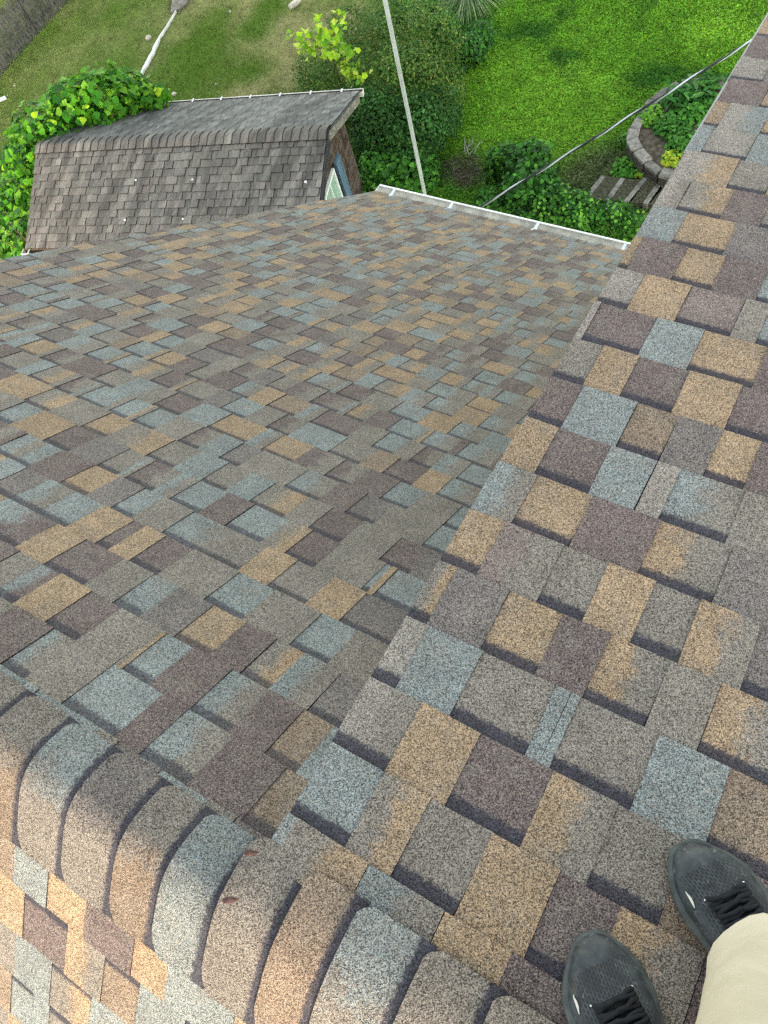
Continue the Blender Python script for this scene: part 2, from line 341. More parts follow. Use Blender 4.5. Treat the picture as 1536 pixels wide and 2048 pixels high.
for kk in range(-3, 38):
    s0 = SA + kk * E_; row = None
    if kk in ROWS_A:
        left = rand_row(XL, ROWS_A[kk][0][0] - .11, 0); left = [r for r in left if r[0] < ROWS_A[kk][0][0] - .05]
        row = left + with_random(ROWS_A[kk], XL, .2)
    else: row = rand_row(XL, .2, kk % 2)
    if kk == -3: row = [(x, rnd.choice(['G', 'D', 'SG', 'S']), b) for x, c, b in row]
    shA.row(OA, X1, eA, nA, XL + (rnd.random() - .5) * .006, .2, s0, min(s0 + E_, SG + .02) + (rnd.random() - .5) * .002, row, smin=-.075, bstr=.82)
tag(shA.build('main_roof_slope', [M_SH, M_EDGE], house), 'steep roof slope of multicolour shingles running down to the white gutter')
shC = Shingles()
for kk in range(0, 30):
    s1 = .334 + kk * E_
    row = rand_row(XL, XB1, kk % 2)
    if kk in ROWS_C:
        q = ROWS_C[kk]; a = [r for r in row if r[0] < q[0][0] - .1]; b = [r for r in row if r[0] > q[-1][0] + .05]; row = a + q + b
    shC.row(OC, X1, eC, nC, XL, XB1, s1 - E_, s1, row, smin=.1)
tag(shC.build('rear_roof_slope', [M_SH, M_EDGE], house), 'rear slope beyond the ridge, warm in low sun')
# roof decks (the dark boards the shingles lie on), underside and trim
def slab(name, O, es, n, x0, x1, s0, s1, th, mats, off=-.005, parent=house):
    m = MB(); c = O + X1 * (x0 + x1) / 2 + es * (s0 + s1) / 2 + n * (off - th / 2)
    m.box(c, X1 * (x1 - x0) / 2, es * (s1 - s0) / 2, n * th / 2); return m.build(name, mats, parent)
slab('roof_deck', OA, eA, nA, XL + .01, .18, -.05, SG - .015, .03, M_DECK)
slab('roof_deck', OB, eB, nB, .012, XB1 - .01, -.06, 31 * E_ - .02, .05, M_DECK)
slab('roof_deck', OC, eC, nC, XL + .01, XB1 - .01, .12, .334 + 29 * E_ - .02, .05, M_DECK)
m = MB()                                                    # metal drip edge along the dormer rake, a finger wide outside the shingles
for j in range(12):
    s0 = .3 + j * .37
    xo = .022 if s0 < 2.1 else .003
    m.box(OB + X1 * xo + eB * (s0 + .185) + nB * -.012, X1 * .012, eB * .1845, nB * .0035)
    m.box(OB + X1 * (xo - .0105) + eB * (s0 + .185) + nB * -.042, X1 * .0015, eB * .1845, nB * .026)
tag(m.build('drip_edge', M_DRIP, house), 'pale metal edging along the dormer roof side')
m = MB(); m.box(OB + X1 * .02 + eB * 2.2 + nB * -.145, X1 * .012, eB * 2.2, nB * .09); m.build('rake_board', M_SOFFIT, house)
m = MB(); m.box(OA + X1 * (XL + .03) + eA * (SG / 2) + nA * -.12, X1 * .012, eA * (SG / 2 - .02), nA * .08); m.build('rake_board', M_SOFFIT, house)
m = MB(); m.box(OA + X1 * (XL + .008) + eA * (SG / 2) + nA * -.014, X1 * .012, eA * (SG / 2 - .02), nA * .004); m.build('drip_edge', M_DRIP, house)
# walls
YF = 4.05
m = MB()
zA = lambda y: (HA - y * math.sin(PA)) / math.cos(PA) - .07
zC = lambda y: APEX[2] + (y - APEX[1]) * math.tan(PC) - .11
yb = -2.7
m.prism([(XL + .2, YF, GZ - .3), (XL + .2, YF, zA(YF)), (XL + .2, -.17, zA(-.17)), (XL + .2, yb, zC(yb)), (XL + .2, yb, GZ - .3)], (.12, 0, 0))
m.box(((XL + .32 + .3) / 2, YF - .06, (GZ - .3 + zA(YF)) / 2), ((.3 - XL - .32) / 2, 0, 0), (0, .06, 0), (0, 0, (zA(YF) - GZ + .3) / 2))
m.box(((.3 + XB1) / 2, YF - .06, (GZ - .3 - .95) / 2), ((XB1 - .3) / 2, 0, 0), (0, .06, 0), (0, 0, (-.95 - GZ + .3) / 2))
m.prism([(.3, YF - .12, zA(YF) - .3), (.3, YF - .12, -YF * math.tan(PB) - .12), (.3, .5, -.5 * math.tan(PB) - .12), (.3, .5, zA(.5) - .3)], (.1, 0, 0))
m.build('wall', M_SIDING, house)
# gutter along the lower edge of the main slope
def gutter(name, P0, d, L, out, mats, parent, wd=.125, ht=.10):
    """P0: inner top corner at one end, d along, out outwards"""
    P0, d, out = map(np.asarray, (P0, d, out)); up = np.array([0, 0, 1.]); m = MB()
    prof = [(0, .015), (0, -ht), (.07, -ht), (wd - .01, -.03), (wd, -.02), (wd, .0), (wd - .018, .004), (wd - .018, -.008), (wd - .004, -.010), (wd - .016, -.028), (.066, -ht + .006), (.004, -ht + .006), (.004, .015)]
    R = [[P0 + d * t + out * a + up * b for a, b in prof] for t in np.linspace(0, L, 12)]
    m.rings(R, 0, True, (False, False))
    for f in m.F[:]: pass
    n = len(prof); m.I = [0 if j < 8 else 1 for kq in range(11) for j in range(n)]
    cap = [P0 + out * a + up * b for a, b in prof[:7]]
    for e, t in ((-1, 0), (1, L)):
        c = [p + d * t for p in cap]; c2 = [p + d * e * .002 for p in c]
        m.add(c + c2, [tuple(range(7)), tuple(range(13, 6, -1))] + [(a, (a + 1) % 7, 7 + (a + 1) % 7, 7 + a) for a in range(7)], 0)
    return m.build(name, mats, parent)
eave = OA + eA * SG
GP = np.array([XL + .0, eave[1] - .012, eave[2] - .005])
gut = gutter('gutter', GP, (1, 0, 0), 3.5, (0, 1, 0), [M_WHITE, M_TROUGH], house, .108, .07); tag(gut, 'white metal gutter along the lower roof edge')
for px, py in ((782, 388), (898, 416), (1070, 455), (1246, 490)):
    d_ = ray(px, py); t_ = (GP[1] + .01 - CC[1]) / d_[1]; x_ = (CC + d_ * t_)[0]
    m = MB(); m.box((x_, GP[1] + .030, GP[2] + .012), (.012, 0, 0), (0, .045, 0), (0, 0, .0025)); m.box((x_, GP[1] - .012, GP[2] + .024), (.02, 0, 0), (0, .026, -.018), (0, .003, .004))
    
    m.build('hanger', M_HANG, gut)
m = MB(); m.box(((XL + .3) / 2, GP[1] - .012, GP[2] - .09), ((.3 - XL) / 2 - .01, 0, 0), (0, .008, 0), (0, 0, .09)); m.build('fascia', M_SOFFIT, house)
# ridge capping: bent shingles, each lapping the one on its left
caps = Shingles()
BUTT = [-.754, -.628, -.505, -.381, -.252, -.145, -.03, .088, .188, .312, .432]
while BUTT[0] > XL + .05: BUTT.insert(0, BUTT[0] - .126)
while BUTT[-1] < XB1 - .1: BUTT.append(BUTT[-1] + .121)
CAPC = {-.754: 'G', -.628: 'GB', -.505: 'SG', -.381: 'DG', -.252: 'GB', -.145: 'S', -.03: 'G', .088: 'BT', .188: 'SG', .312: 'G', .432: 'GS'}
CAPC2 = {-.754: 'G'}
def capline(x):
    """path over the ridge from the front side to the rear side: points and up-directions"""
    f = np.clip((x + .05) / .1, 0, 1)
    eF = nrm(eA * (1 - f) + eB * f); nF = nrm(nA * (1 - f) + nB * f)
    L1 = .122; LC = .145; lift = .012
    P = []
    A0 = APEX + np.array([0, 0, .006]) ; r = .08
    for d in np.linspace(L1, r, 5)[:-1]: P.append(A0 + eF * d)
    a, b, c = A0 + eF * r, A0, A0 + eC * r
    for t in np.linspace(0, 1, 11): P.append(a * (1 - t) ** 2 + 2 * b * t * (1 - t) * 1.0 + c * t * t)
    for d in np.linspace(r, LC + .07, 6)[1:]: P.append(A0 + eC * d)
    P = np.array(P)
    for j_ in range(len(P)):                        # keep clear of the course edges under the long sides
        e_ = min(j_, len(P) - 1 - j_); P[j_] = P[j_] + (nF if j_ < len(P) / 2 else nC) * (.006 * max(0, 1 - e_ / 6))
    T = np.gradient(P, axis=0); Nn = np.cross(T, X1); Nn /= np.linalg.norm(Nn, axis=1)[:, None]
    if Nn[8][2] < 0: Nn = -Nn
    return P, Nn
def capmesh():
    V = []; F = []; I = []; c1 = []; c2 = []; cu = []; cv = []; bd = []
    for bi, xb in enumerate(BUTT):
        key = min(CAPC, key=lambda q: abs(q - xb)); code = CAPC[key] if abs(key - xb) < .01 else rand_code()
        a, c = colour(code); br = .82 + rnd.random() * .1; a = a * br; c = c * br
        nxt = BUTT[bi + 1] if bi + 1 < len(BUTT) else xb + .12
        P, Nn = capline((xb + nxt) / 2); n = len(P); b = len(V)
        skew = (rnd.random() - .5) * .008; wob = rnd.random() * .0015
        xs = [0, .012, .03, nxt - xb - .02, nxt - xb + .012]
        hh = [.0052 + wob, .0051 + wob, .0048 + wob, .0022, .0012]
        for xi, x in enumerate(xs):
            for pi_ in range(n):
                q = P[pi_].copy(); ins = .0
                e = min(pi_, n - 1 - pi_)
                xx = x
                if e == 0: xx = max(x, .022)
                elif e == 1 and x < .012: xx = .006
                q = q + Nn[pi_] * hh[xi]
                V.append((xb + xx + skew * (pi_ / n - .5), q[1], q[2]))
                c1.append(a); c2.append(c); cu.append(pi_ / n); cv.append(((nxt - xb + .004) - x) * 1.15); bd.append(1.0)
        m_ = len(xs)
        for xi in range(m_ - 1):
            for pi_ in range(n - 1):
                F.append((b + xi * n + pi_, b + xi * n + pi_ + 1, b + (xi + 1) * n + pi_ + 1, b + (xi + 1) * n + pi_)); I.append(0)
        # butt and the two long edges, cut asphalt
        o = len(V)
        for pi_ in range(n):
            p = np.array(V[b + pi_])
            for d_ in (0, .006): V.append(tuple(p - Nn[pi_] * d_)); c1.append(a); c2.append(c); cu.append(0); cv.append(1); bd.append(0)
        for pi_ in range(n - 1): F.append((o + 2 * pi_ + 2, o + 2 * pi_, o + 2 * pi_ + 1, o + 2 * pi_ + 3)); I.append(1)
        for e in (0, n - 1):
            o = len(V)
            for xi in range(m_):
                p = np.array(V[b + xi * n + e])
                for d_ in (0, .007): V.append(tuple(p - Nn[e] * d_)); c1.append(a); c2.append(c); cu.append(0); cv.append(1); bd.append(0)
            for xi in range(m_ - 1): F.append((o + 2 * xi, o + 2 * xi + 2, o + 2 * xi + 3, o + 2 * xi + 1)); I.append(1)
    o = mesh('ridge_capping', V, F, [M_SH, M_EDGE], house, False, I, {'cu': cu, 'cv': cv, 'band': bd}, {'Col': c1, 'Col2': c2})
    me = o.data; sm = np.array([i == 0 for i in I]); me.polygons.foreach_set('use_smooth', sm)
    tag(o, 'row of rounded cap shingles bent over the ridge')
capmesh()
# ------------------------------------------------------------------ shed
SP = np.array([-7.29144, 8.52945, -7.01199]); SYAW, SPIT, SLEN, SL = 3.45316, 0.36379, 5.78308, 1.95
sa = np.array([math.cos(SYAW), math.sin(SYAW), 0]); sb = np.array([-sa[1], sa[0], 0]); UP = np.array([0, 0, 1.])
def sh(u, v, w): return SP + sa * u + sb * v + UP * w
shed = empty('garden_shed', tuple(sh(SLEN / 2, 0, GZ - SP[2])), 'brown shed with a weathered grey shingle roof below the house', 'shed')
enr = sb * math.cos(SPIT) - UP * math.sin(SPIT); nnr = sb * math.sin(SPIT) + UP * math.cos(SPIT)
efr = -sb * math.cos(SPIT) - UP * math.sin(SPIT); nfr = -sb * math.sin(SPIT) + UP * math.cos(SPIT)
GREY = [lin(118, 115, 110), lin(110, 108, 104), lin(126, 123, 118), lin(104, 102, 99), lin(116, 112, 108)]
def shed_slope(name, es, n, lab, tint, tk=.024):
    s_ = Shingles(); O = SP.copy()
    for kk in range(14):
        s0 = kk * E_ - .02; x = -rnd.random() * .1; b = kk % 2
        while x < SLEN:
            wd = rnd.choice([.06, .1, .15, .2, .24]) if b else rnd.choice([.12, .16, .22]); xe = min(x + wd, SLEN)
            c = GREY[rnd.randrange(5)] * tint * (.92 + .16 * rnd.random())
            if xe > 0: s_.cell(O, sa, es, n, max(x, 0) + .004, xe - .004, s0, min(s0 + E_, SL + .02), (c, c), 0, .002 if b else tk * .4, .012 if b else tk, jit=.003)
            x = xe; b = 1 - b
    return tag(s_.build(name, [M_OLD, M_EDGE], shed), lab)
near = shed_slope('near_roof_slope', enr, nnr, 'grey shed roof slope facing the house, dark streaks', np.array([.84, .825, .80]))
for f in near.data.polygons: f.flip()
farS = shed_slope('far_roof_slope', efr, nfr, 'blue grey shed roof slope facing the lawn', np.array([.84, .88, .89]), .012)
m = MB()
for es, n in ((enr, nnr), (efr, nfr)):
    m.box(SP + sa * SLEN / 2 + es * (SL / 2) - n * .025, sa * (SLEN / 2 - .01), es * (SL / 2 - .01), n * .02)
m.build('roof_deck', M_DECK, shed)
m_ = Shingles(); nC_ = 34
def shed_caps():
    V = []; F = []; I = []; c1 = []; cv = []
    step = .158; u = 0.0
    while u < SLEN:
        c = GREY[rnd.randrange(5)] * np.array([.86, .83, .79]) * (.9 + .25 * rnd.random()); b = len(V)
        prof = []
        for d in (.17, .12, .07): prof.append((enr, d))
        P = [SP + enr * d for d in (.17, .13, .09)] + [SP * (1 - t) + t * SP + enr * .05 * (1 - t) ** 2 + efr * .05 * t * t for t in np.linspace(0, 1, 7)] + [SP + efr * d for d in (.09, .13, .17)]
        n = len(P); w_ = min(step + .02, SLEN - u + .03)
        for x, h in ((0, .018), (.014, .044), (w_ * .5, .036), (w_, .030)):
            for i_, p in enumerate(P):
                up = nrm(nnr * (1 - i_ / (n - 1)) + nfr * i_ / (n - 1)); V.append(p + sa * (u + x - .015) + up * h); c1.append(c)
        for xi in range(3):
            for i_ in range(n - 1): F.append((b + xi * n + i_, b + xi * n + i_ + 1, b + (xi + 1) * n + i_ + 1, b + (xi + 1) * n + i_)); I.append(1 if xi == 0 else 0)
        for e in (0, n - 1):
            o = len(V)
            for xi in range(4):
                up = nnr if e == 0 else nfr; V.append(np.array(V[b + xi * n + e]) - up * .03); c1.append(c)
            for xi in range(3): F.append((b + xi * n + e, b + (xi + 1) * n + e, o + xi + 1, o + xi)); I.append(1)
        u += step
    tag(mesh('ridge_capping', V, F, [M_OLD, M_EDGE], shed, False, I, {'cv': [0] * len(V)}, {'Col': c1}), 'row of grey cap shingles along the shed ridge')
shed_caps()
M_BROWN = None
k = NT('brown_shingle_siding'); o_ = k.obj()
br_ = k.n('ShaderNodeTexBrick'); k.l(k.map(o_, (1, 1, 1), rot=(math.pi / 2, 0, 0)), br_.inputs[0]) if False else None
vz = k.n('ShaderNodeSeparateXYZ'); k.l(o_, vz.inputs[0])
fr = k.math('FRACT', k.math('MULTIPLY', vz.outputs[2], 7.0))
al = k.math('ADD', k.math('MULTIPLY', vz.outputs[0], float(sb[0])), k.math('MULTIPLY', vz.outputs[1], float(sb[1])))
cx = k.n('ShaderNodeCombineXYZ'); k.l(k.math('MULTIPLY', al, 9.0), cx.inputs[0]); k.l(k.math('FLOOR', k.math('MULTIPLY', vz.outputs[2], 7.0)), cx.inputs[1])
vv = k.n('ShaderNodeTexVoronoi', voronoi_dimensions='2D'); k.l(cx.outputs[0], vv.inputs['Vector']); vv.inputs['Scale'].default_value = 1.0
sp = k.n('ShaderNodeSeparateColor'); k.l(vv.outputs['Color'], sp.inputs[0])
c_ = k.mix(sp.outputs[0], (0.035, 0.024, 0.019), (0.105, 0.078, 0.064))
c_ = k.mix(k.math('LESS_THAN', fr, 0.10), c_, (0.012, 0.009, 0.008))
c_ = k.mix(k.math('MULTIPLY', k.sstep(k.noise(o_, 5, 4), .45, .7), .5), c_, (.13, .115, .1))
k.bump(fr, .6, .01); M_BROWN = k.done(c_, .9, .15)
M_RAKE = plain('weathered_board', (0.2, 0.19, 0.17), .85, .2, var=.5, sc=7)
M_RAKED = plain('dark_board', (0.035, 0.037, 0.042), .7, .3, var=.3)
M_BLUE = plain('blue_grey_paint', (0.10, 0.165, 0.235), .5, .4, var=.15)
INS, WH = .25, 1.36
zw = lambda v: -abs(v) * math.tan(SPIT) - .05
m = MB()
m.prism([sh(INS, WH, GZ - SP[2] - .2), sh(INS, WH, zw(WH)), sh(INS, 0, zw(0)), sh(INS, -WH, zw(WH)), sh(INS, -WH, GZ - SP[2] - .2)], sa * .1)
m.prism([sh(SLEN - INS, WH, GZ - SP[2] - .2), sh(SLEN - INS, WH, zw(WH)), sh(SLEN - INS, 0, zw(0)), sh(SLEN - INS, -WH, zw(WH)), sh(SLEN - INS, -WH, GZ - SP[2] - .2)], sa * -.1)
for sgn in (1, -1):
    m.box(sh(SLEN / 2, sgn * (WH - .05), (zw(WH) + GZ - SP[2] - .2) / 2), sa * (SLEN / 2 - INS - .1), sb * .05, UP * ((zw(WH) - GZ + SP[2] + .2) / 2))
tag(m.build('wall', M_BROWN, shed), 'dark brown shingled shed wall')
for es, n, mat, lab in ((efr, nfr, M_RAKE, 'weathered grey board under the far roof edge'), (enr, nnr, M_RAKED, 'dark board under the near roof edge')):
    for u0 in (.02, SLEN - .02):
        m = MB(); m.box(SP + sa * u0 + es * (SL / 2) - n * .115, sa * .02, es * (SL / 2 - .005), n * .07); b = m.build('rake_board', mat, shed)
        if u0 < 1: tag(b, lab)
m = MB()
m.box(SP + sa * -.012 + enr * (SL / 2 - .02) - nnr * .012, sa * .012, enr * (SL / 2), nnr * .006)
m.box(SP + sa * -.012 + efr * (SL / 2 + .005) - nfr * .012, sa * .012, efr * (SL / 2), nfr * .006); m.build('drip_edge', M_RAKED, shed)
# shed gutters
M_GUT2 = plain('worn_white_gutter', (0.58, 0.58, 0.54), .5, .4, var=.3, sc=5)
M_DIRT = plain('gutter_dirt', (0.10, 0.075, 0.05), .95, .1, var=.6, sc=25)
fe = SP + efr * (SL + .01); g2 = gutter('gutter', fe + UP * -.02 - sa * .06, sa, SLEN + .1, -sb, [M_GUT2, M_DIRT], shed, .11, .09); tag(g2, 'white gutter on the lawn side of the shed')
for u_ in np.arange(.35, SLEN, .62):
    m = MB(); m.box(fe + sa * u_ - sb * .05, sa * .014, sb * .06, UP * .004); m.build('hanger', M_HANG, g2)
ne = SP + enr * (SL + .01); g3 = gutter('gutter', ne + UP * -.03 - sa * .04, sa, SLEN + .1, sb, [M_GUT2, M_DIRT], shed, .12, .09); tag(g3, 'debris filled gutter on the near side of the shed')
for u_ in np.arange(.2, SLEN, .55):
    m = MB(); m.box(ne + sa * u_ + sb * .05 + UP * -.02, sa * .014, sb * .06, UP * .004); m.build('hanger', M_GUT2, g3)
# window and shutter in the gable
M_PANE = plain('green_reflection_pane', (0.30, 0.46, 0.38), .12, .6, var=.2, sc=2)  # pale green reflection painted into the pane's base colour
M_WFR = plain('white_window_frame', (.74, .77, .75), .45, .4, var=.06)
M_GAPSHADE = plain('painted_gap_shade', (.012, .011, .011), .8, .1)
wv0, wv1, wz0, wz1 = -.21, .52, -1.95, -.95
win = None
m = MB()
for (v0, v1, z0, z1) in ((wv0, wv1, wz1 - .05, wz1), (wv0, wv1, wz0, wz0 + .05), (wv0, wv0 + .05, wz0 + .05, wz1 - .05), (wv1 - .05, wv1, wz0 + .05, wz1 - .05), ((wv0 + wv1) / 2 - .015, (wv0 + wv1) / 2 + .015, wz0 + .05, wz1 - .05)):
    m.box(sh(INS - .02, (v0 + v1) / 2, (z0 + z1) / 2), sa * .03, sb * (v1 - v0) / 2, UP * (z1 - z0) / 2)
win = tag(m.build('window', M_WFR, shed), 'white framed window, its pane coloured with a pale green reflection')
m = MB(); m.box(sh(INS - .006, (wv0 + wv1) / 2, (wz0 + wz1) / 2), sa * .004, sb * ((wv1 - wv0) / 2 - .04), UP * ((wz1 - wz0) / 2 - .04)); m.build('pane', M_PANE, win)
m = MB(); m.box(sh(INS - .012, -.26, -1.55), sa * .012, sb * .05, UP * .62); m.build('gap_shade', M_GAPSHADE, shed)  # near-black strip: shade of the gap beside the shutter, put in as colour
m = MB()
m.box(sh(INS - .03, -.46, -1.65), sa * .028, sb * .13, UP * .68)
m.box(sh(INS - .062, -.345, -1.65), sa * .004, sb * .022, UP * .68); m.box(sh(INS - .062, -.568, -1.65), sa * .004, sb * .022, UP * .68)
tag(m.build('shutter', M_BLUE, shed), 'blue grey shutter beside the window')
# white blobs lying on the near shed slope
M_PEB = plain('white_stone', (.78, .77, .74), .7, .3, var=.1)
def blob(name, c, r, label, cat, group=None, mat=None, sq=(1, 1, .6), seed=0, kind=None):
    q = random.Random(seed); V = []; F = []; n, mm = 10, 6
    for i in range(mm + 1):
        th = math.pi * i / mm
        for j in range(n):
            ph = 2 * math.pi * j / n; k_ = 1 + (q.random() - .5) * .35
            V.append((c[0] + r * sq[0] * k_ * math.sin(th) * math.cos(ph), c[1] + r * sq[1] * k_ * math.sin(th) * math.sin(ph), c[2] + r * sq[2] * math.cos(th)))
    for i in range(mm):
        for j in range(n): F.append((i * n + j, (i + 1) * n + j, (i + 1) * n + (j + 1) % n, i * n + (j + 1) % n))
    return tag(mesh(name, V, F, mat or M_PEB, None, True), label, cat, group, kind)
def on_shed(px, py):
    d = ray(px, py); t = ((SP - CC) @ nnr) / (d @ nnr); return CC + d * t
for i, (px, py, r, lb) in enumerate(((612, 365, .026, 'largest white pebble on the shed roof, near its right edge'), (386, 360, .018, 'white pebble high on the middle of the shed roof'), (273, 361, .018, 'white pebble left of the middle one on the shed roof'), (251, 441, .02, 'white pebble low on the shed roof above the debris filled gutter'), (367, 439, .018, 'white pebble low on the shed roof beside the house roof edge'))):
    blob('white_pebble', on_shed(px, py) + nnr * .022, r, lb, 'pebble', 'white pebbles on the shed roof', None, (1, 1, .7), i)
# ------------------------------------------------------------------ foliage tools
T_HEART = (np.array([(0, 0, 0), (.42, .12, .10), (.46, .42, .12), (0, 1, -.06), (-.46, .42, .12), (-.42, .12, .10)]), np.array([(0, 1, 2, 3), (0, 3, 4, 5)]))
T_LEAF = (np.array([(0, 0, 0), (.28, .45, .09), (0, 1, -.04), (-.28, .45, .09)]), np.array([(0, 1, 2), (0, 2, 3)]))
T_BLADE = (np.array([(-.05, 0, 0), (.05, 0, 0), (.0, 1, 0)]), np.array([(0, 1, 2)]))
T_LONG = (np.array([(0, 0, 0), (.13, .3, .03), (.11, .7, 0), (0, 1, -.12), (-.11, .7, 0), (-.13, .3, .03)]), np.array([(0, 1, 2, 3), (0, 3, 4, 5)]))
def leaves(name, P, Nrm, size, col, tmpl, mat, parent=None, spread=.7, lean=None):
    """one leaf per row of P, roughly facing Nrm"""
    n = len(P); Nn = Nrm + rng.normal(0, spread, (n, 3)); Nn /= np.linalg.norm(Nn, axis=1)[:, None] + 1e-9
    T = rng.normal(0, 1, (n, 3)) if lean is None else lean + rng.normal(0, .45, (n, 3))
    T -= Nn * (T * Nn).sum(1)[:, None]; T /= np.linalg.norm(T, axis=1)[:, None] + 1e-9
    B = np.cross(T, Nn); tv, tf = tmpl; size = np.asarray(size).reshape(-1, 1, 1) * np.ones((n, 1, 1))
    V = P[:, None] + size * (tv[None, :, 0:1] * B[:, None] + tv[None, :, 1:2] * T[:, None] + tv[None, :, 2:3] * Nn[:, None])
    k_ = len(tv); F = (tf[None] + (np.arange(n) * k_)[:, None, None]).reshape(-1, tf.shape[1])
    return mesh(name, V.reshape(-1, 3), F, mat, parent, False, None, None, {'Col': np.repeat(col, k_, 0)})
def blob_points(blobs, n, fill=.35):
    """points mostly on the skins of ellipsoids (cx,cy,cz,rx,ry,rz), with outward normals; points inside another one are dropped"""
    A = np.array([b[:6] for b in blobs]); wt = (A[:, 3] * A[:, 4] + A[:, 4] * A[:, 5] + A[:, 3] * A[:, 5]); idx = rng.choice(len(A), n, p=wt / wt.sum())
    d = rng.normal(0, 1, (n, 3)); d /= np.linalg.norm(d, axis=1)[:, None]
    r = 1 - fill * rng.random(n) ** 1.5 + rng.normal(0, .06, n)
    P = A[idx, :3] + d * r[:, None] * A[idx, 3:6]; Nn = d / A[idx, 3:6]; Nn /= np.linalg.norm(Nn, axis=1)[:, None]
    keep = np.ones(n, bool)
    for j in range(len(A)):
        q = (((P - A[j, :3]) / A[j, 3:6]) ** 2).sum(1) < .42; keep &= ~(q & (idx != j))
    return P[keep], Nn[keep]
def pal(n, cols, wts=None, var=.25):
    c = np.array(cols)[rng.choice(len(cols), n, p=wts)]; return c * (1 + rng.uniform(-var, var, (n, 1)))
def shrub(name, blobs, n, size, cols, wts, label, tmpl=T_LEAF, spread=.6, stems=6, cat='shrub', group=None, fill=.4, upb=.5, ns=4.0, var=.25, light=.35):
    A = np.array(blobs); base = np.array([A[:, 0].mean(), A[:, 1].mean(), GZ])
    root = empty(name, tuple(base), label, cat, group)
    P, Nn = blob_points(blobs, n, fill); ok = P[:, 2] > GZ + .02; P, Nn = P[ok], Nn[ok]
    c = pal(len(P), cols, wts, var)
    cl = vnoise(P[:, 0] + P[:, 2] * .7, P[:, 1] + P[:, 2] * .5, ns); gap = cl > .22; P, Nn, c, cl = P[gap], Nn[gap], c[gap], cl[gap]      # gaps and clumps of young leaves
    c = c * (1 + light * 2 * (cl - .55))[:, None]
    Nn = Nn + np.array([0, 0, upb])
    leaves('crown', P, Nn, size * rng.uniform(.65, 1.25, len(P)), c, tmpl, M_LEAF, root, spread)
    m = MB()
    for _ in range(stems):
        b = A[rnd.randrange(len(A))]; tp = b[:3] + rng.normal(0, .3, 3) * b[3:6]; ft = base + np.append(rng.normal(0, .12, 2), -.03) * np.array([max(A[:, 3].max(), .3), max(A[:, 4].max(), .3), 1])
        md = (tp + ft) / 2 + rng.normal(0, .06, 3); m.tube([ft, md, tp], [.016, .011, .005], 5)
    m.build('stem', M_STEM, root)
    return root
# ------------------------------------------------------------------ vine over the shed's far end
G1, G2, G3, GY, GDK = lin(86, 150, 34) * .8, lin(60, 122, 34) * .8, lin(120, 176, 52) * .8, lin(165, 200, 50) * .85, lin(36, 84, 30) * .8
vb = []
def vblob(u, v, w, ru, rv=None, rw=None):
    c = sh(u, v, w); vb.append((c[0], c[1], c[2], ru, rv or ru, rw or ru))
for u, v, w, r in ((4.0, -1.72, -.42, .2), (4.3, -1.65, -.34, .3), (4.65, -1.45, -.2, .42), (5.0, -1.25, -.08, .5), (5.45, -.95, -.02, .46), (5.8, -.6, -.12, .42), (4.75, -1.95, -.5, .42), (5.2, -1.9, -.5, .6), (5.9, -1.5, -.5, .6),
                   (6.15, -.25, -.3, .38), (6.2, .2, -.55, .36), (6.22, .6, -.8, .34), (6.22, 1.0, -1.0, .33), (6.2, 1.4, -1.15, .33), (6.2, 1.8, -1.4, .34), (6.2, 2.1, -1.7, .36),
                   (6.5, -.6, -.7, .6), (6.6, .1, -1.1, .6), (6.65, .8, -1.5, .6), (6.7, 1.5, -1.9, .6), (6.75, 2.1, -2.3, .55), (7.1, -.6, -1.2, .7), (7.2, .3, -1.6, .7), (7.2, 1.2, -2.1, .7), (6.9, -1.4, -1.0, .7), (7.6, -.4, -2.0, .8), (7.7, .8, -2.4, .8)):
    vblob(u, v, w, r)
vroot = empty('climbing_vine', tuple(sh(6.6, 0, GZ - SP[2])), 'bright green heart leaved vine climbing over the left end of the shed roof', 'vine')
P, Nn = blob_points(vb, 15000, .42); okv = P[:, 2] > GZ + .05
rel = P - SP; U_ = rel @ sa; V_ = rel @ sb; W_ = rel[:, 2]
okv &= ~((U_ > 0) & (U_ < SLEN + .02) & (W_ < -np.abs(V_) * math.tan(SPIT) + .03))
okv &= vnoise(P[:, 0] * 1.0 + P[:, 2], P[:, 1] + P[:, 2] * .7, 4.5) > .28
P, Nn = P[okv], Nn[okv]
cl = vnoise(P[:, 0] + P[:, 2], P[:, 1] + P[:, 2] * .6, 3.2)
c = pal(len(P), [G1, G2, G3, GY, GDK], [.40, .28, .20, .03, .09], .18) * (1 + .55 * (cl - .5))[:, None]
leaves('foliage', P, Nn + np.array([0, 0, .9]), .115 * rng.uniform(.4, 1.6, len(P)), c, T_HEART, M_LEAF, vroot, .5)
m = MB()
for _ in range(16):
    pts = [sh(6.1 + rnd.random() * .8, -1 + rnd.random() * 2.6, -2.9)]
    for t in range(4): pts.append(pts[-1] + np.array([rnd.gauss(0, .12), rnd.gauss(0, .12), .55]))
    m.tube(pts, .009, 5)
for (px, py) in ((30, 205), (102, 162), (190, 166)):            # runners reaching up out of the mass
    d = ray(px, py); c0 = CC + d * (13.9 / np.linalg.norm(d)); m.tube([c0 + np.array([.1, -.1, -.5]), c0 + np.array([.03, 0, -.2]), c0], .005, 4)
m.build('stem', M_STEM, vroot)
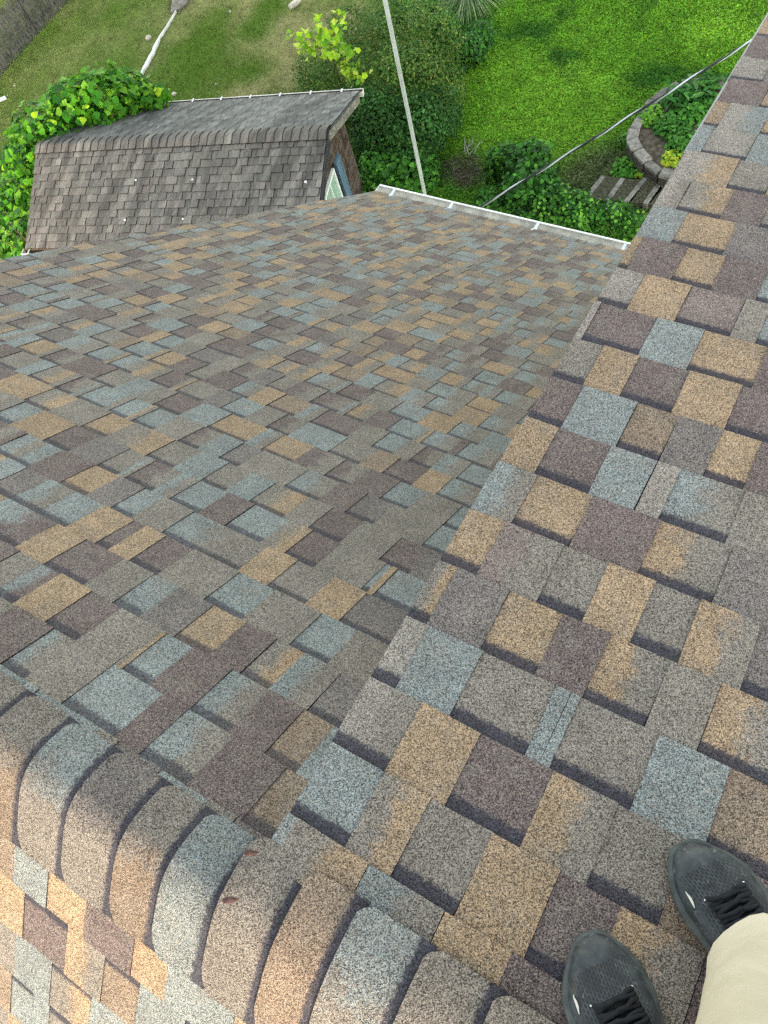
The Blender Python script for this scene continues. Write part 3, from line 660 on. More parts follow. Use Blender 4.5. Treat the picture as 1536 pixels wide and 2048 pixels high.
# ------------------------------------------------------------------ shrubs and plants in the yard
def gb(px, py, h, r, rz=None, z0=None):                       # an ellipsoid seen at photo point (px,py), centre h above the ground
    p = at(px, py, GZ + h); return (p[0], p[1], p[2], r, r, rz or r)
OL1, OL2, OL3 = lin(96, 124, 54) * .9, lin(76, 112, 46) * .9, lin(124, 142, 70) * .9
DK1, DK2, DK3 = lin(48, 88, 42) * .9, lin(62, 106, 48) * .9, lin(82, 124, 62) * .9
MG1, MG2, MG3 = lin(66, 122, 44) * .9, lin(90, 148, 54) * .9, lin(120, 176, 66) * .9
shrub('fine_leaved_shrub', [gb(690, 160, .9, .75), gb(640, 190, .6, .6), gb(740, 110, 1.1, .8), gb(790, 60, .8, .8), gb(850, 90, 1.0, .85), gb(820, 160, 1.2, .8), gb(760, 190, 1.0, .8), gb(880, 170, .7, .6), gb(700, 60, .5, .55), gb(620, 140, .4, .4)], 26000, .07, [OL1, OL2, OL3, DK2], [.3, .3, .15, .25], 'large olive green fine leaved shrub beyond the shed gable', ns=2.2, light=.5, stems=14)
shrub('dark_leaved_shrub', [gb(770, 250, .9, .7), gb(830, 260, .8, .7), gb(740, 290, .5, .5), gb(870, 230, .7, .6), gb(800, 310, .5, .55), gb(745, 220, .9, .6)], 16000, .075, [DK1, DK2, DK3], [.45, .4, .15], 'dark green shrub beside the shed gable wall', ns=2.6, light=.55, stems=10)
shrub('broad_leaved_shrub', [gb(760, 350, .45, .5), gb(810, 355, .4, .45), gb(845, 345, .3, .35)], 2600, .11, [MG1, MG2, DK2 * .9], [.45, .25, .3], 'low broad leaved shrub below the grey mast pole', T_HEART, ns=3.0)
shrub('bushy_weed', [gb(1010, 345, .45, .5), gb(1060, 330, .4, .45), gb(1040, 375, .4, .5), gb(1000, 390, .3, .45), gb(1080, 375, .3, .4)], 3600, .11, [MG1, DK2 * .85, MG2, DK1 * .85], [.35, .3, .1, .25], 'leafy dark green weed bush below the black service cable', T_HEART, ns=2.5, light=.5)
shrub('groundcover_plant', [gb(1110, 415, .25, .45), gb(1160, 430, .25, .45), gb(1060, 425, .25, .45), gb(1220, 440, .2, .4), gb(985, 410, .2, .35), (*at(1270, 450, GZ + .15), .45, .45, .3)], 5200, .075, [MG1, MG2, MG3, DK1 * .9], [.35, .25, .1, .3], 'low groundcover plants between gutter and steps', T_HEART, ns=3.0, light=.45, cat='plant')
shrub('leafy_clump', [gb(900, 130, .25, .35), gb(935, 110, .25, .4), gb(960, 75, .25, .35), gb(890, 60, .3, .35)], 3200, .075, [MG1, DK2, DK1], [.4, .35, .25], 'dark leafy clump below the fountain grass', T_HEART, ns=3.0, light=.45, cat='plant')
shrub('leafy_clump', [gb(800, 22, .3, .35), gb(840, 12, .3, .4), gb(775, 40, .25, .3)], 2200, .08, [MG1, DK2, DK1, MG2], [.35, .3, .2, .15], 'dark leafy clump at the top right of the olive shrub', T_HEART, ns=3.0, light=.45, cat='plant')
# young tree with yellow-green leaves
tr = at(690, 205, GZ); sap = empty('sapling', tuple(tr), 'young yellow green tree in front of the olive shrub', 'tree')
m = MB(); LP = []
H0 = tr + np.array([0, 0, 1.2])
tips = [(at(585, 68, GZ + 2.2)), (at(632, 40, GZ + 2.4)), (at(686, 22, GZ + 2.6)), (at(600, 100, GZ + 1.9)), (at(715, 105, GZ + 2.0)), (at(735, 165, GZ + 1.6)), (at(650, 75, GZ + 2.3)), (at(665, 110, GZ + 2.0)), (at(680, 60, GZ + 2.4)), (at(705, 155, GZ + 1.5))]
m.tube([tr + np.array([0, 0, -.05]), tr + np.array([.03, 0, .6]), H0], [.022, .018, .013], 6)
trunk = m; lm = MB()
for tp in tips:
    md = (H0 + tp) / 2 + np.array([0, 0, .12]); lm.tube([H0, md, tp], [.010, .007, .003], 5)
    for f in np.linspace(.45, 1.0, 12):
        b = (H0 * (1 - f) ** 2 + 2 * md * f * (1 - f) + tp * f * f)
        for _ in range(2): LP.append(b + rng.normal(0, .06, 3))
trunk.build('trunk', M_STEM, sap); lm.build('limb', M_STEM, sap)
LP = np.array(LP)
leaves('crown', LP, np.array([0, -.3, 1.]) * np.ones((len(LP), 3)), .125 * rng.uniform(.6, 1.25, len(LP)), pal(len(LP), [lin(170, 205, 50), lin(140, 190, 48), lin(196, 215, 84), lin(110, 165, 45)], [.35, .3, .15, .2], .15) * .9, T_HEART, M_LEAF, sap, .55)
# arching fountain grass
og = at(938, 6, GZ); ogr = empty('fountain_grass', tuple(og), 'pale arching clump of fountain grass at the top edge of the lawn', 'plant')
V = []; Fq = []; cc = []
for i in range(520):
    a = rnd.uniform(0, 2 * math.pi); L = rnd.uniform(.8, 1.3); el = rnd.uniform(.6, 1.45); w_ = rnd.uniform(.009, .016); d = np.array([math.cos(a), math.sin(a), 0]); sd_ = np.array([-d[1], d[0], 0]) * w_
    p = og + d * rnd.random() * .12; b = len(V); cl_ = lin(*rnd.choice([(150, 178, 128), (120, 158, 98), (176, 192, 150), (92, 130, 70)])) * .75
    ang = el
    for t in range(6):
        f = 1 - t / 5.3; V += [p - sd_ * f, p + sd_ * f]; cc += [cl_, cl_]
        p = p + (d * math.cos(ang) + UP * math.sin(ang)) * L / 5; ang -= .42
    Fq += [(b + 2 * t, b + 2 * t + 1, b + 2 * t + 3, b + 2 * t + 2) for t in range(5)]
mesh('foliage', V, Fq, M_GRASS, ogr, cols={'Col': cc})
# sword-leaved plant by the gutter
ig = at(1232, 478, GZ); igr = empty('iris_plant', tuple(ig), 'clump of long pointed light green leaves near the gutter end', 'plant')
V = []; Fq = []; cc = []
for i in range(26):
    p = ig + np.array([rnd.gauss(0, .16), rnd.gauss(0, .14), 0]); a = rnd.uniform(0, 6.28); L = rnd.uniform(.4, .75); d = np.array([math.cos(a), math.sin(a), 0]); sd_ = np.array([-d[1], d[0], 0]) * .016; ang = rnd.uniform(.9, 1.4); b = len(V)
    cl_ = lin(*rnd.choice([(120, 176, 70), (96, 150, 60), (150, 196, 96)])) * .75
    for t in range(5):
        f = 1 - t / 4.2; V += [p - sd_ * f, p + sd_ * f]; cc += [cl_, cl_]; p = p + (d * math.cos(ang) + UP * math.sin(ang)) * L / 4; ang -= .22
    Fq += [(b + 2 * t, b + 2 * t + 1, b + 2 * t + 3, b + 2 * t + 2) for t in range(4)]
mesh('foliage', V, Fq, M_GRASS, igr, cols={'Col': cc})
# ------------------------------------------------------------------ stone-edged planting bed and steps
k = NT('garden_stone'); o_ = k.obj(); v_ = k.col('Col')
hs = k.n('ShaderNodeVectorMath', operation='SCALE'); k.l(v_, hs.inputs[0]); k.l(k.sstep(k.noise(o_, 14, 5, .65), .3, .72, .5, 1.15), hs.inputs['Scale'])
k.bump(k.noise(o_, 40, 5), .6, .012); M_STONE = k.done(hs.outputs[0], .9, .2)
WP = [at(*q, GZ + .45) for q in ((1450, 158), (1400, 160), (1362, 163), (1335, 177), (1308, 198), (1284, 226), (1268, 252), (1264, 276), (1276, 296), (1296, 318), (1322, 338), (1352, 348), (1390, 356))]
WP = np.array(WP)[:, :2]
seg = []; 
for i in range(len(WP) - 1):
    L = np.linalg.norm(WP[i + 1] - WP[i]); n = max(1, round(L / .32))
    for j in range(n): seg.append((WP[i] + (WP[i + 1] - WP[i]) * j / n, WP[i] + (WP[i + 1] - WP[i]) * (j + 1) / n))
V = []; F = []; cc = []
mbw = MB()
for a, b in seg:
    d = np.append(nrm(b - a), 0); nn = np.array([-d[1], d[0], 0]); L = np.linalg.norm(b - a)
    for lv in range(3):
        top = lv == 2; h = .07 if top else .2; zc = GZ - .05 + (.45 - .02 if top else .11 + lv * .19)
        q = np.append((a + b) / 2, zc) + rng.normal(0, .008, 3); wd = .105 if top else .09
        n0 = len(mbw.V); ya = rnd.gauss(0, .05); d2 = d * math.cos(ya) + nn * math.sin(ya); n2 = np.cross(UP, d2)
        mbw.box(q, d2 * (L / 2 - .008), n2 * (wd + rnd.gauss(0, .008)), UP * h / 2)
        cst = (lin(148, 144, 136) if top else lin(98, 92, 84)) * .72 * rnd.uniform(.7, 1.15); cc += [cst] * (len(mbw.V) - n0)
wall_o = mesh('stone_wall', mbw.V, mbw.F, M_STONE, None, cols={'Col': cc}); tag(wall_o, 'low curved stone retaining wall round the planting bed', 'wall')
bv = wall_o.modifiers.new('bevel', 'BEVEL'); bv.width = .015; bv.segments = 2
# soil in the bed
cen = np.append(BED_C, GZ + .3); V = [cen + np.array([.6, .2, .08])]; ring = [np.append(p, GZ + .3) for p in WP] + [np.append(WP[-1] + np.array([1.6, .6]), GZ + .3), np.append(WP[0] + np.array([1.6, .2]), GZ + .3)]
V += ring; F = [(0, i + 1, (i + 1) % len(ring) + 1) for i in range(len(ring))]
tag(mesh('bed_soil', V, F, plain('bed_earth', C_SOIL, .95, .1, var=.6, sc=14)), kind='structure')
def plantat(px, py, h=.3): return at(px, py, GZ + h)
def rosette(px, py, n, L, cols, name, label, group=None, z=.33):
    c0 = plantat(px, py, z); root = empty(name, tuple(c0), label, 'plant', group); P = np.repeat(c0[None], n, 0) + rng.normal(0, .13, (n, 3)) * np.array([1, 1, .35]) + np.array([0, 0, .12])
    ang = rng.uniform(0, 6.28, n); lean = np.stack([np.cos(ang), np.sin(ang), rng.uniform(-.1, .6, n)], 1)
    leaves('foliage', P, np.array([0, 0, 1.]) * np.ones((n, 3)), L * rng.uniform(.6, 1.15, n), pal(n, cols), T_LONG, M_LEAF, root, .35, lean); return root
rosette(1382, 195, 70, .34, [lin(70, 130, 58) * .75, lin(92, 150, 76) * .75, lin(52, 104, 44) * .7], 'broad_leaf_plant', 'tall broad leaved plant at the back of the stone bed', None)
rosette(1420, 180, 50, .30, [lin(60, 118, 50) * .75, lin(84, 140, 60) * .75], 'broad_leaf_plant', 'broad leaved plant between the back stones and the roof edge', None)
rosette(1352, 205, 44, .28, [lin(60, 118, 50) * .75, lin(78, 140, 60) * .75], 'broad_leaf_plant', 'smaller broad leaved plant beside the light cap stones', None)
def bedclump(px, py, n, r, sz, cols, label):
    c0 = plantat(px, py, .3); root = empty('bed_plant', tuple(c0), label, 'plant'); P, Nn = blob_points([(c0[0], c0[1], c0[2] + .05, r, r, r * .5)], n, .6)
    leaves('foliage', P, Nn + UP * .8, sz * rng.uniform(.6, 1.25, len(P)), pal(len(P), cols), T_HEART, M_LEAF, root, .5)
bedclump(1300, 235, 500, .28, .07, [lin(120, 175, 60) * .8, lin(92, 150, 50) * .8], 'lime green small leaved plant inside the curve of the stone wall')
bedclump(1340, 260, 600, .32, .08, [lin(80, 140, 50) * .75, lin(60, 116, 42) * .75], 'mid green plant in the middle of the stone bed')
bedclump(1380, 235, 700, .36, .085, [lin(64, 126, 46) * .75, lin(84, 146, 54) * .75], 'leafy green plant below the tall broad leaved one')
bedclump(1365, 290, 600, .33, .08, [lin(70, 130, 48) * .75, lin(92, 150, 60) * .75], 'leafy green plant above the lower stones of the bed')
bedclump(1342, 322, 160, .18, .085, [lin(190, 205, 60) * .8, lin(140, 180, 56) * .8], 'yellow green plant on the lower stones of the bed')
bedclump(1420, 215, 500, .3, .09, [lin(60, 118, 46) * .75, lin(84, 142, 54) * .75], 'leafy green plant under the dormer roof edge')
def groundclump(px, py, n, r, sz, cols, label):
    c0 = at(px, py, GZ + .1); root = empty('weed_clump', (c0[0], c0[1], GZ), label, 'plant'); P, Nn = blob_points([(c0[0], c0[1], c0[2], r, r, r * .5)], n, .6)
    leaves('foliage', P, Nn + UP * .8, sz * rng.uniform(.6, 1.25, len(P)), pal(len(P), cols), T_HEART, M_LEAF, root, .5)
groundclump(1290, 340, 110, .2, .09, [lin(180, 205, 60) * .8, lin(130, 176, 56) * .8], 'yellow green weed at the foot of the stone wall')
groundclump(1250, 338, 260, .26, .08, [lin(70, 130, 46) * .75, lin(92, 150, 52) * .75], 'green weed left of the stone wall foot')
groundclump(1320, 368, 90, .1, .06, [lin(100, 150, 60) * .75], 'small green tuft growing on the lowest visible step')
groundclump(1258, 280, 260, .22, .06, [lin(74, 128, 44) * .75, lin(96, 150, 60) * .75], 'trailing green plant over the bend of the stone wall')
st = empty('garden_steps', tuple(at(1245, 378)), 'four worn timber edged garden steps beside the stone wall', 'steps')
M_TREAD = plain('weathered_timber', (0.19, 0.185, 0.16), .9, .15, var=.5, sc=9, bump=.4)
M_STEPS = plain('step_soil', lin(84, 84, 66) * .7, .95, .1, var=.7, sc=22)
EDG = [((1170, 398), (1207, 352)), ((1215, 400), (1246, 356)), ((1251, 404), (1290, 356)), ((1290, 408), (1322, 362))]
for i, (a, b) in enumerate(EDG):
    z = GZ + .10 + .0 * i; A_, B_ = at(*a, z + .05), at(*b, z + .05); d = nrm(B_ - A_); n_ = np.cross(UP, d); c0 = (A_ + B_) / 2
    m = MB(); m.box(c0 - UP * .09, d * np.linalg.norm(B_ - A_) / 2, n_ * .045, UP * .09); m.build('riser', M_TREAD, st)
    m = MB(); m.box(c0 - UP * .05 - n_ * .0 + np.array([.24, .05, -.01]), d * np.linalg.norm(B_ - A_) / 2.05, np.array([.19, .04, 0]), UP * .05); m.build('tread', M_STEPS, st)
# ------------------------------------------------------------------ grass
def grass(name, x0, x1, y0, y1, n, tmpl, size, up, test, colj, lab=None):
    x = rng.uniform(x0, x1, n); y = rng.uniform(y0, y1, n); P = np.stack([x, y, gheight(x, y)], 1)
    q = (P - CC) @ CR.T; px = 768 + CF * q[:, 0] / q[:, 2]; py = 1024 + CF * q[:, 1] / q[:, 2]
    ok = (q[:, 2] > 0) & (px > -350) & (px < 1800) & (py > -300) & (py < 700)
    ok &= test(x, y); P = P[ok]; n = len(P)
    c = lawn_col(P[:, 0], P[:, 1]) * (1 + rng.uniform(-.14, .14, (n, 1)) + .6 * (vnoise(P[:, 0], P[:, 1], 8.0) - .5)[:, None]) * np.array([1, 1, 1]); c = np.clip(c * (1 + rng.normal(0, colj, (n, 3))), .003, 1)
    if up:
        lean = np.stack([rng.normal(0, .5, n), rng.normal(0, .5, n), np.ones(n)], 1); Nn = rng.normal(0, 1, (n, 3)) * np.array([1, 1, .2])
        o = leaves(name, P, Nn, size * rng.uniform(.5, 1.4, n), c, tmpl, M_GRASS, None, .1, lean)
    else:
        P[:, 2] += rng.uniform(.01, .07, n); o = leaves(name, P, np.array([0, 0, 1.]) * np.ones((n, 3)), size * rng.uniform(.5, 1.4, n), c, tmpl, M_GRASS, None, .28)
    return tag(o, kind='stuff')
bedpoly = np.array([p for p in WP] + [WP[-1] + np.array([1.6, .6]), WP[0] + np.array([1.6, .2])])
def inpoly(x, y, Q):
    r = np.zeros(len(x), bool); j = len(Q) - 1
    for i in range(len(Q)):
        c_ = ((Q[i, 1] > y) != (Q[j, 1] > y)) & (x < (Q[j, 0] - Q[i, 0]) * (y - Q[i, 1]) / (Q[j, 1] - Q[i, 1] + 1e-12) + Q[i, 0]); r ^= c_; j = i
    return r
stepq = np.array([at(*q)[:2] for q in ((1165, 400), (1205, 350), (1335, 352), (1345, 410))])
clear = lambda x, y: ~inpoly(x, y, bedpoly) & ~inpoly(x, y, stepq) & (y > 4.3)
thin = lambda x, y: fbm(x + 7, y + 3, 1.3) > rng.uniform(.1, .62, len(x))
grass('dry_grass', -27, -9.3, 7, 22, 420000, T_BLADE, .085, True, lambda x, y: clear(x, y) & (x < -9.2 + rng.normal(0, .5, len(x))), .10)
grass('clover_lawn', -10.2, 1.5, 6.5, 22, 230000, T_LEAF, .055, False, lambda x, y: clear(x, y) & (x > -9.8 + rng.normal(0, .4, len(x))), .08)
grass('lawn_grass', -10.2, 1.5, 6.5, 22, 160000, T_BLADE, .11, True, lambda x, y: clear(x, y) & (x > -9.8 + rng.normal(0, .4, len(x))), .10)
# ------------------------------------------------------------------ fence, edging, small things on the lawn
M_FENCE = plain('weathered_picket', (0.064, 0.068, 0.062), .9, .15, var=.45, sc=6)
FX = -20.6
fence = empty('picket_fence', (FX, 13, GZ), 'weathered grey wooden picket fence in the far corner of the yard', 'fence')
m = MB(); y = 8.2; FH = 1.12
while y < 19.5:
    wd = rnd.uniform(.085, .10); hgt = FH + rnd.uniform(-.03, .03); z0 = gheight(FX, y) - .02
    tl = rnd.gauss(0, .012)
    m.prism([(FX + rnd.gauss(0, .006), y, z0), (FX, y + wd, z0), (FX, y + wd + tl, z0 + hgt - .04), (FX, y + wd / 2 + tl, z0 + hgt), (FX, y + tl, z0 + hgt - .04)], (.018, 0, 0)); y += wd + rnd.uniform(.022, .034)
m.build('panel', M_FENCE, fence)
m = MB()
for z in (.25, .85): m.box((FX - .03, 13.8, GZ + z), (.02, 0, 0), (0, 5.6, 0), (0, 0, .045))
m.build('rail', M_FENCE, fence)
for y in np.arange(8.3, 19.6, 2.25):
    m = MB(); m.box((FX - .09, y, GZ + .55), (.045, 0, 0), (0, .045, 0), (0, 0, .6)); m.build('post', M_FENCE, fence)
def strip(name, pts, wfun, th, mat, label, cat, sub=6):
    P = [at(*q) for q in pts]; Q = []
    for a, b in zip(P[:-1], P[1:]): Q += [a + (b - a) * t for t in np.linspace(0, 1, sub, endpoint=False)]
    Q.append(P[-1]); R = []
    for i, q in enumerate(Q):
        t = nrm((Q[min(i + 1, len(Q) - 1)] - Q[max(i - 1, 0)])[:2]); nn = np.array([-t[1], t[0], 0]); w_ = wfun(i / (len(Q) - 1)) * rnd.uniform(.75, 1.2); z = gheight(q[0], q[1])
        q = np.array([q[0], q[1], z + .02]) + nn * rnd.gauss(0, .006)
        R.append([q - nn * w_, q - nn * w_ + UP * th, q + nn * w_ * .8 + UP * (th + .01), q + nn * w_])
    m = MB(); m.rings(R, 0, True); return tag(m.build(name, mat), label, cat)
M_EDGW = plain('white_edging', (.66, .67, .65), .6, .3, var=.2, sc=3)
strip('lawn_edging', [(353, 26), (338, 52), (318, 85), (300, 122), (282, 155), (262, 186), (250, 205)], lambda t: .02 + .032 * math.exp(-((t - .5) / .22) ** 2), .05, M_EDGW, 'long thin white edging strip lying across the far lawn', 'edging')
strip('plastic_strip', [(-14, 208), (2, 203), (14, 198)], lambda t: .05, .05, M_EDGW, 'short white strip on the grass at the left', 'strip')
M_CONC = plain('pale_path', (.22, .20, .165), .9, .2, var=.4, sc=6)
P4 = [at(*q) for q in ((343, 28), (350, -30), (385, -30), (376, 8), (360, 22))]
m = MB(); m.prism([(p[0], p[1], GZ - .02) for p in P4], (0, 0, .075)); tag(m.build('path', M_CONC), kind='structure')
lg = at(591, 14); d_ = nrm(at(600, 8) - at(580, 22))
m = MB(); m.tube([lg - d_ * .16 + UP * .075, lg - d_ * .05 + UP * .08, lg + d_ * .06 + UP * .085, lg + d_ * .17 + UP * .08], [.065, .075, .07, .074], 9); tag(m.build('cut_log', plain('bleached_wood', (.56, .52, .44), .8, .2, var=.35, sc=9)), 'short bleached log lying on the dry lawn', 'log')
for i, (px, py, r, lb) in enumerate(((298, 78, .09, 'pale stone beside the white edging strip'), (349, 190, .07, 'pale stone on the lawn just behind the shed gutter'), (30, 173, .035, 'small white stone on the grass below the picket fence'), (433, 171, .035, 'tiny pale stone on the dry lawn behind the shed'), (460, 25, .04, 'small pale stone high on the dry lawn'))):
    p = at(px, py); blob('lawn_stone', (p[0], p[1], gheight(p[0], p[1]) + r * .4), r, lb, 'stone', 'pale stones on the lawn', plain('lawn_stone', (.46, .40, .35), .85, .2, var=.3, sc=12) if i == 0 else bpy.data.materials['lawn_stone'], (1, 1, .7), 20 + i)
p = at(932, 316); m = MB()
for _ in range(7):
    a = p + np.array([rnd.gauss(0, .1), rnd.gauss(0, .1), .04]); b = a + np.array([rnd.gauss(.1, .2), rnd.gauss(.25, .12), rnd.uniform(.05, .3)]); m.tube([a, (a + b) / 2 + rng.normal(0, .03, 3), b], [.009, .007, .004], 5)
tag(m.build('twig_pile', plain('bleached_twig', (.34, .33, .29), .9, .1)), 'bleached dead twigs lying on the lush lawn above the gutter', 'twigs')
p = at(1222, 414, GZ + .1); m = MB(); m.box(p, (.09, .02, 0), (-.015, .06, .02), (0, -.01, .03)); m.box(p + np.array([.02, .06, .03]), (.09, .02, 0), (-.002, .008, .003), (0, -.01, .035)); tag(m.build('metal_scrap', plain('galvanised_scrap', (.5, .54, .55), .4, .5, metal=.3)), 'small pale ribbed metal piece in the plants below the steps', 'scrap')
# ------------------------------------------------------------------ mast and cable
M_POLE = plain('galvanised_pole', (.62, .65, .66), .38, .5, metal=.25, var=.12, sc=5)
d_ = ray(850, 390); pm = CC + d_ * 5.8 / math.hypot(d_[0], d_[1])
mast = empty('mast_pole', (pm[0], pm[1], GZ), 'slim grey metal mast pole standing just beyond the white gutter', 'pole')
m = MB(); m.tube([(pm[0], pm[1], GZ - .2), (pm[0], pm[1], -2.9), (pm[0], pm[1], .9)], .0175, 14); m.build('shaft', M_POLE, mast)
m = MB(); m.tube([(pm[0], pm[1], .9), (pm[0], pm[1], .95), (pm[0], pm[1], 1.0)], [.03, .034, .008], 12); m.build('cap', M_POLE, mast)
c0 = CC + ray(955, 417) * (7.55 / np.linalg.norm(ray(955, 417))); c1 = CC + ray(1505, 80) * (8.2 / np.linalg.norm(ray(1505, 80)))
dd = c1 - c0; N_ = 160; T0, T1 = -.05, 2.6
def cpt(t): return c0 + dd * t + UP * (.05 * (t * t - t) if t < 1 else .05 * (t - 1))
cab = empty('service_cable', tuple(c0), 'twisted black and silver service cable crossing above the lawn', 'cable')
for ph, rad, mat, nm, amp in ((0, .0055, plain('black_rubber', (.012, .014, .018), .5, .4), 'black_conductor', .0068), (math.pi * .75, .0055, bpy.data.materials.get('black_rubber'), 'black_conductor', .0068), (math.pi * 1.4, .0068, plain('bare_aluminium', (.50, .54, .56), .3, .5, metal=.3), 'bare_wire', .0078)):
    e1 = nrm(np.cross(dd, UP)); e2 = nrm(np.cross(e1, dd)); pts = []
    mat = mat or bpy.data.materials['black_rubber']
    for t in np.linspace(T0, T1, 300):
        a = t * 2 * math.pi * 4.6 + ph; pts.append(cpt(t) + amp * (math.cos(a) * e1 + math.sin(a) * e2))
    m = MB(); m.tube(pts, rad, 6); m.build(nm, mat, cab)
# ------------------------------------------------------------------ leaves and flecks on the roof
M_DRYL = plain('dry_leaf', (.075, .045, .042), .8, .2, var=.35, sc=60)
def dry_leaf(px, py, L, ang, label, up):
    d = ray(px, py); t = ((APEX + UP * .012 - CC) @ np.array([0, 0, 1.])) / d[2]; c0 = CC + d * t
    f = np.array([math.cos(ang), math.sin(ang), 0]); s_ = np.array([-f[1], f[0], 0]); V = []
    for i in range(7):
        u = i / 6; wv = .34 * L * math.sin(math.pi * u) ** .8; z = up + .006 * math.sin(u * 5)
        V += [c0 + f * (u - .5) * L + s_ * wv * .5 + UP * (z + .35 * wv), c0 + f * (u - .5) * L + UP * z, c0 + f * (u - .5) * L - s_ * wv * .5 + UP * (z + .25 * wv)]
    F = [(3 * i + a, 3 * i + a + 1, 3 * i + a + 4, 3 * i + a + 3) for i in range(6) for a in (0, 1)]
    o = mesh('dead_leaf', V, F, M_DRYL, None, True); md = o.modifiers.new('thick', 'SOLIDIFY'); md.thickness = .0012
    return tag(o, label, 'leaf')
dry_leaf(502, 1706, .026, .5, 'curled purple brown dead leaf on the ridge where the two roof slopes meet', .004)
dry_leaf(461, 1800, .028, .55, 'reddish brown dead leaf lying lower on the ridge cap', .004)
# ------------------------------------------------------------------ the photographer
def rooff(x, y): return -y * math.tan(PB)
person = empty('person', (.74, -.02, 0.0), 'person in beige trousers and worn black running shoes standing on the roof', 'person')
M_SKIN = plain('skin', (.50, .32, .24), .55, .35, var=.08)
k = NT('beige_cotton'); o_ = k.obj(); n1 = k.noise(o_, 22, 4); wv_ = k.noise(o_, 900, 1)
cc_ = k.mix(k.sstep(k.noise(o_, 9, 5, .6), .3, .75), (.39, .35, .27), (.47, .43, .345)); cc_ = k.mix(k.math('MULTIPLY', k.sstep(k.noise(o_, 45, 3), .66, .75), .35), cc_, (.33, .30, .25))
k.bump(k.math('ADD', n1, k.math('MULTIPLY', k.noise(k.map(o_, (6, 6, 14), rot=(.4, .2, 0)), 1.0, 4), 1.6)), .3, .008); M_TROU = k.done(cc_, .9, .15)
M_SHIRT = plain('grey_shirt', (.20, .22, .25), .9, .1, var=.12)
fdir = nrm((-.61, .80, 0)); sdir = np.array([fdir[1], -fdir[0], 0])        # facing, and to its right
def ellipse(c, a, b, n=24, ph=0, wob=0.0, seed=0):
    q = random.Random(seed); k1, k2 = q.random() * 6, q.random() * 6
    return [np.asarray(c) + sdir * a * math.cos(t) * (1 + wob * math.sin(3 * t + k1)) + fdir * b * math.sin(t) * (1 + wob * math.sin(4 * t + k2)) for t in np.linspace(0, 2 * math.pi, n, endpoint=False)]
m = MB()
def leg(hem, knee, hip, sd):
    R = []
    for t in np.linspace(0, 1, 14):
        if t < .5: c = np.array(hem) * (1 - 2 * t) + np.array(knee) * 2 * t
        else: c = np.array(knee) * (2 - 2 * t) + np.array(hip) * (2 * t - 1)
        a = np.interp(t, [0, .08, .5, .8, 1], [.092, .089, .086, .098, .10]); b = np.interp(t, [0, .08, .5, .8, 1], [.120, .108, .092, .105, .115])
        R.append(ellipse(c, a, b, 28, 0, .02 + .02 * (t < .4), sd + int(t * 13) // 3))
    m.rings(R, 0, True, (False, False))
    IR = [[p * .97 + np.mean(R[0], 0) * .03 for p in R[0]], [p * .94 + np.mean(R[1], 0) * .06 for p in R[1]]]; m.rings(IR, 0, True, (False, False))
HIPR, HIPL = (.765, -.055, .86), (.64, -.155, .86)
leg((.775, .122, .058), (.703, .03, .45), HIPR, 3); leg((.695, -.155, .06), (.665, -.16, .46), HIPL, 9)
pc = (np.array(HIPR) + np.array(HIPL)) / 2
m.rings([ellipse(pc + UP * z, a, b, 28, 0, .01, 4) for z, a, b in ((-.10, .13, .10), (-.04, .185, .135), (.05, .178, .135), (.12, .16, .125))])
tag(m.build('trousers', M_TROU, person, True), 'beige cotton trousers')
# body (one skinned figure under the clothes)
def skin(name, verts, edges, radii, mat, root, parent, lv=2):
    me = bpy.data.meshes.new(name); me.from_pydata([tuple(v) for v in verts], edges, []); me.materials.append(mat); o = link(name, me, parent)
    md = o.modifiers.new('skin', 'SKIN'); md.use_smooth_shade = True
    for v, r in zip(me.skin_vertices[0].data, radii): v.radius = (r, r) if not isinstance(r, tuple) else r
    me.skin_vertices[0].data[root].use_root = True
    s_ = o.modifiers.new('sub', 'SUBSURF'); s_.levels = lv; s_.render_levels = lv; return o
chest = pc + UP * .42; neck = pc + UP * .62 + fdir * .01; headc = pc + UP * .76 + fdir * .04
bv_ = [pc, pc + UP * .2, chest, neck, headc - UP * .02, headc + UP * .09]
be = [(0, 1), (1, 2), (2, 3), (3, 4), (4, 5)]; brd = [.13, .12, .13, .052, .082, .075]
for s_ in (1, -1):
    b0 = len(bv_); sh_ = chest + UP * .10 + sdir * .175 * s_; el = sh_ - UP * .25 + fdir * -.04 + sdir * .07 * s_; wr = el + UP * .12 + fdir * .20 - sdir * .08 * s_; hd = wr + UP * .05 + fdir * .05 - sdir * .01 * s_
    bv_ += [sh_, el, wr, hd]; be += [(2, b0), (b0, b0 + 1), (b0 + 1, b0 + 2), (b0 + 2, b0 + 3)]; brd += [.062, .045, .028, .034]
    for fi in range(4):
        q = len(bv_); kn = hd + UP * (.035 - .004 * abs(fi - 1.5)) + fdir * .02 + sdir * (fi - 1.5) * .019 * s_; tipf = kn + UP * .03 - sdir * .012 * s_ + fdir * .012
        bv_ += [kn, tipf]; be += [(b0 + 3, q), (q, q + 1)]; brd += [.0095, .008]
    q = len(bv_); bv_ += [hd + UP * .005 - sdir * .04 * s_, hd + UP * .025 - sdir * .055 * s_]; be += [(b0 + 3, q), (q, q + 1)]; brd += [.011, .009]
for hp, kn, an in ((HIPR, (.715, .028, .45), (.772, .095, .07)), (HIPL, (.665, -.16, .46), (.69, -.16, .09))):
    b0 = len(bv_); bv_ += [np.array(hp), np.array(kn), np.array(an)]; be += [(0, b0), (b0, b0 + 1), (b0 + 1, b0 + 2)]; brd += [.075, .05, .034]
skin('body', bv_, be, brd, M_SKIN, 0, person)
sv = [pc + UP * .06, pc + UP * .2, chest, chest + UP * .13]; se = [(0, 1), (1, 2), (2, 3)]; sr_ = [.155, .145, .155, .08]
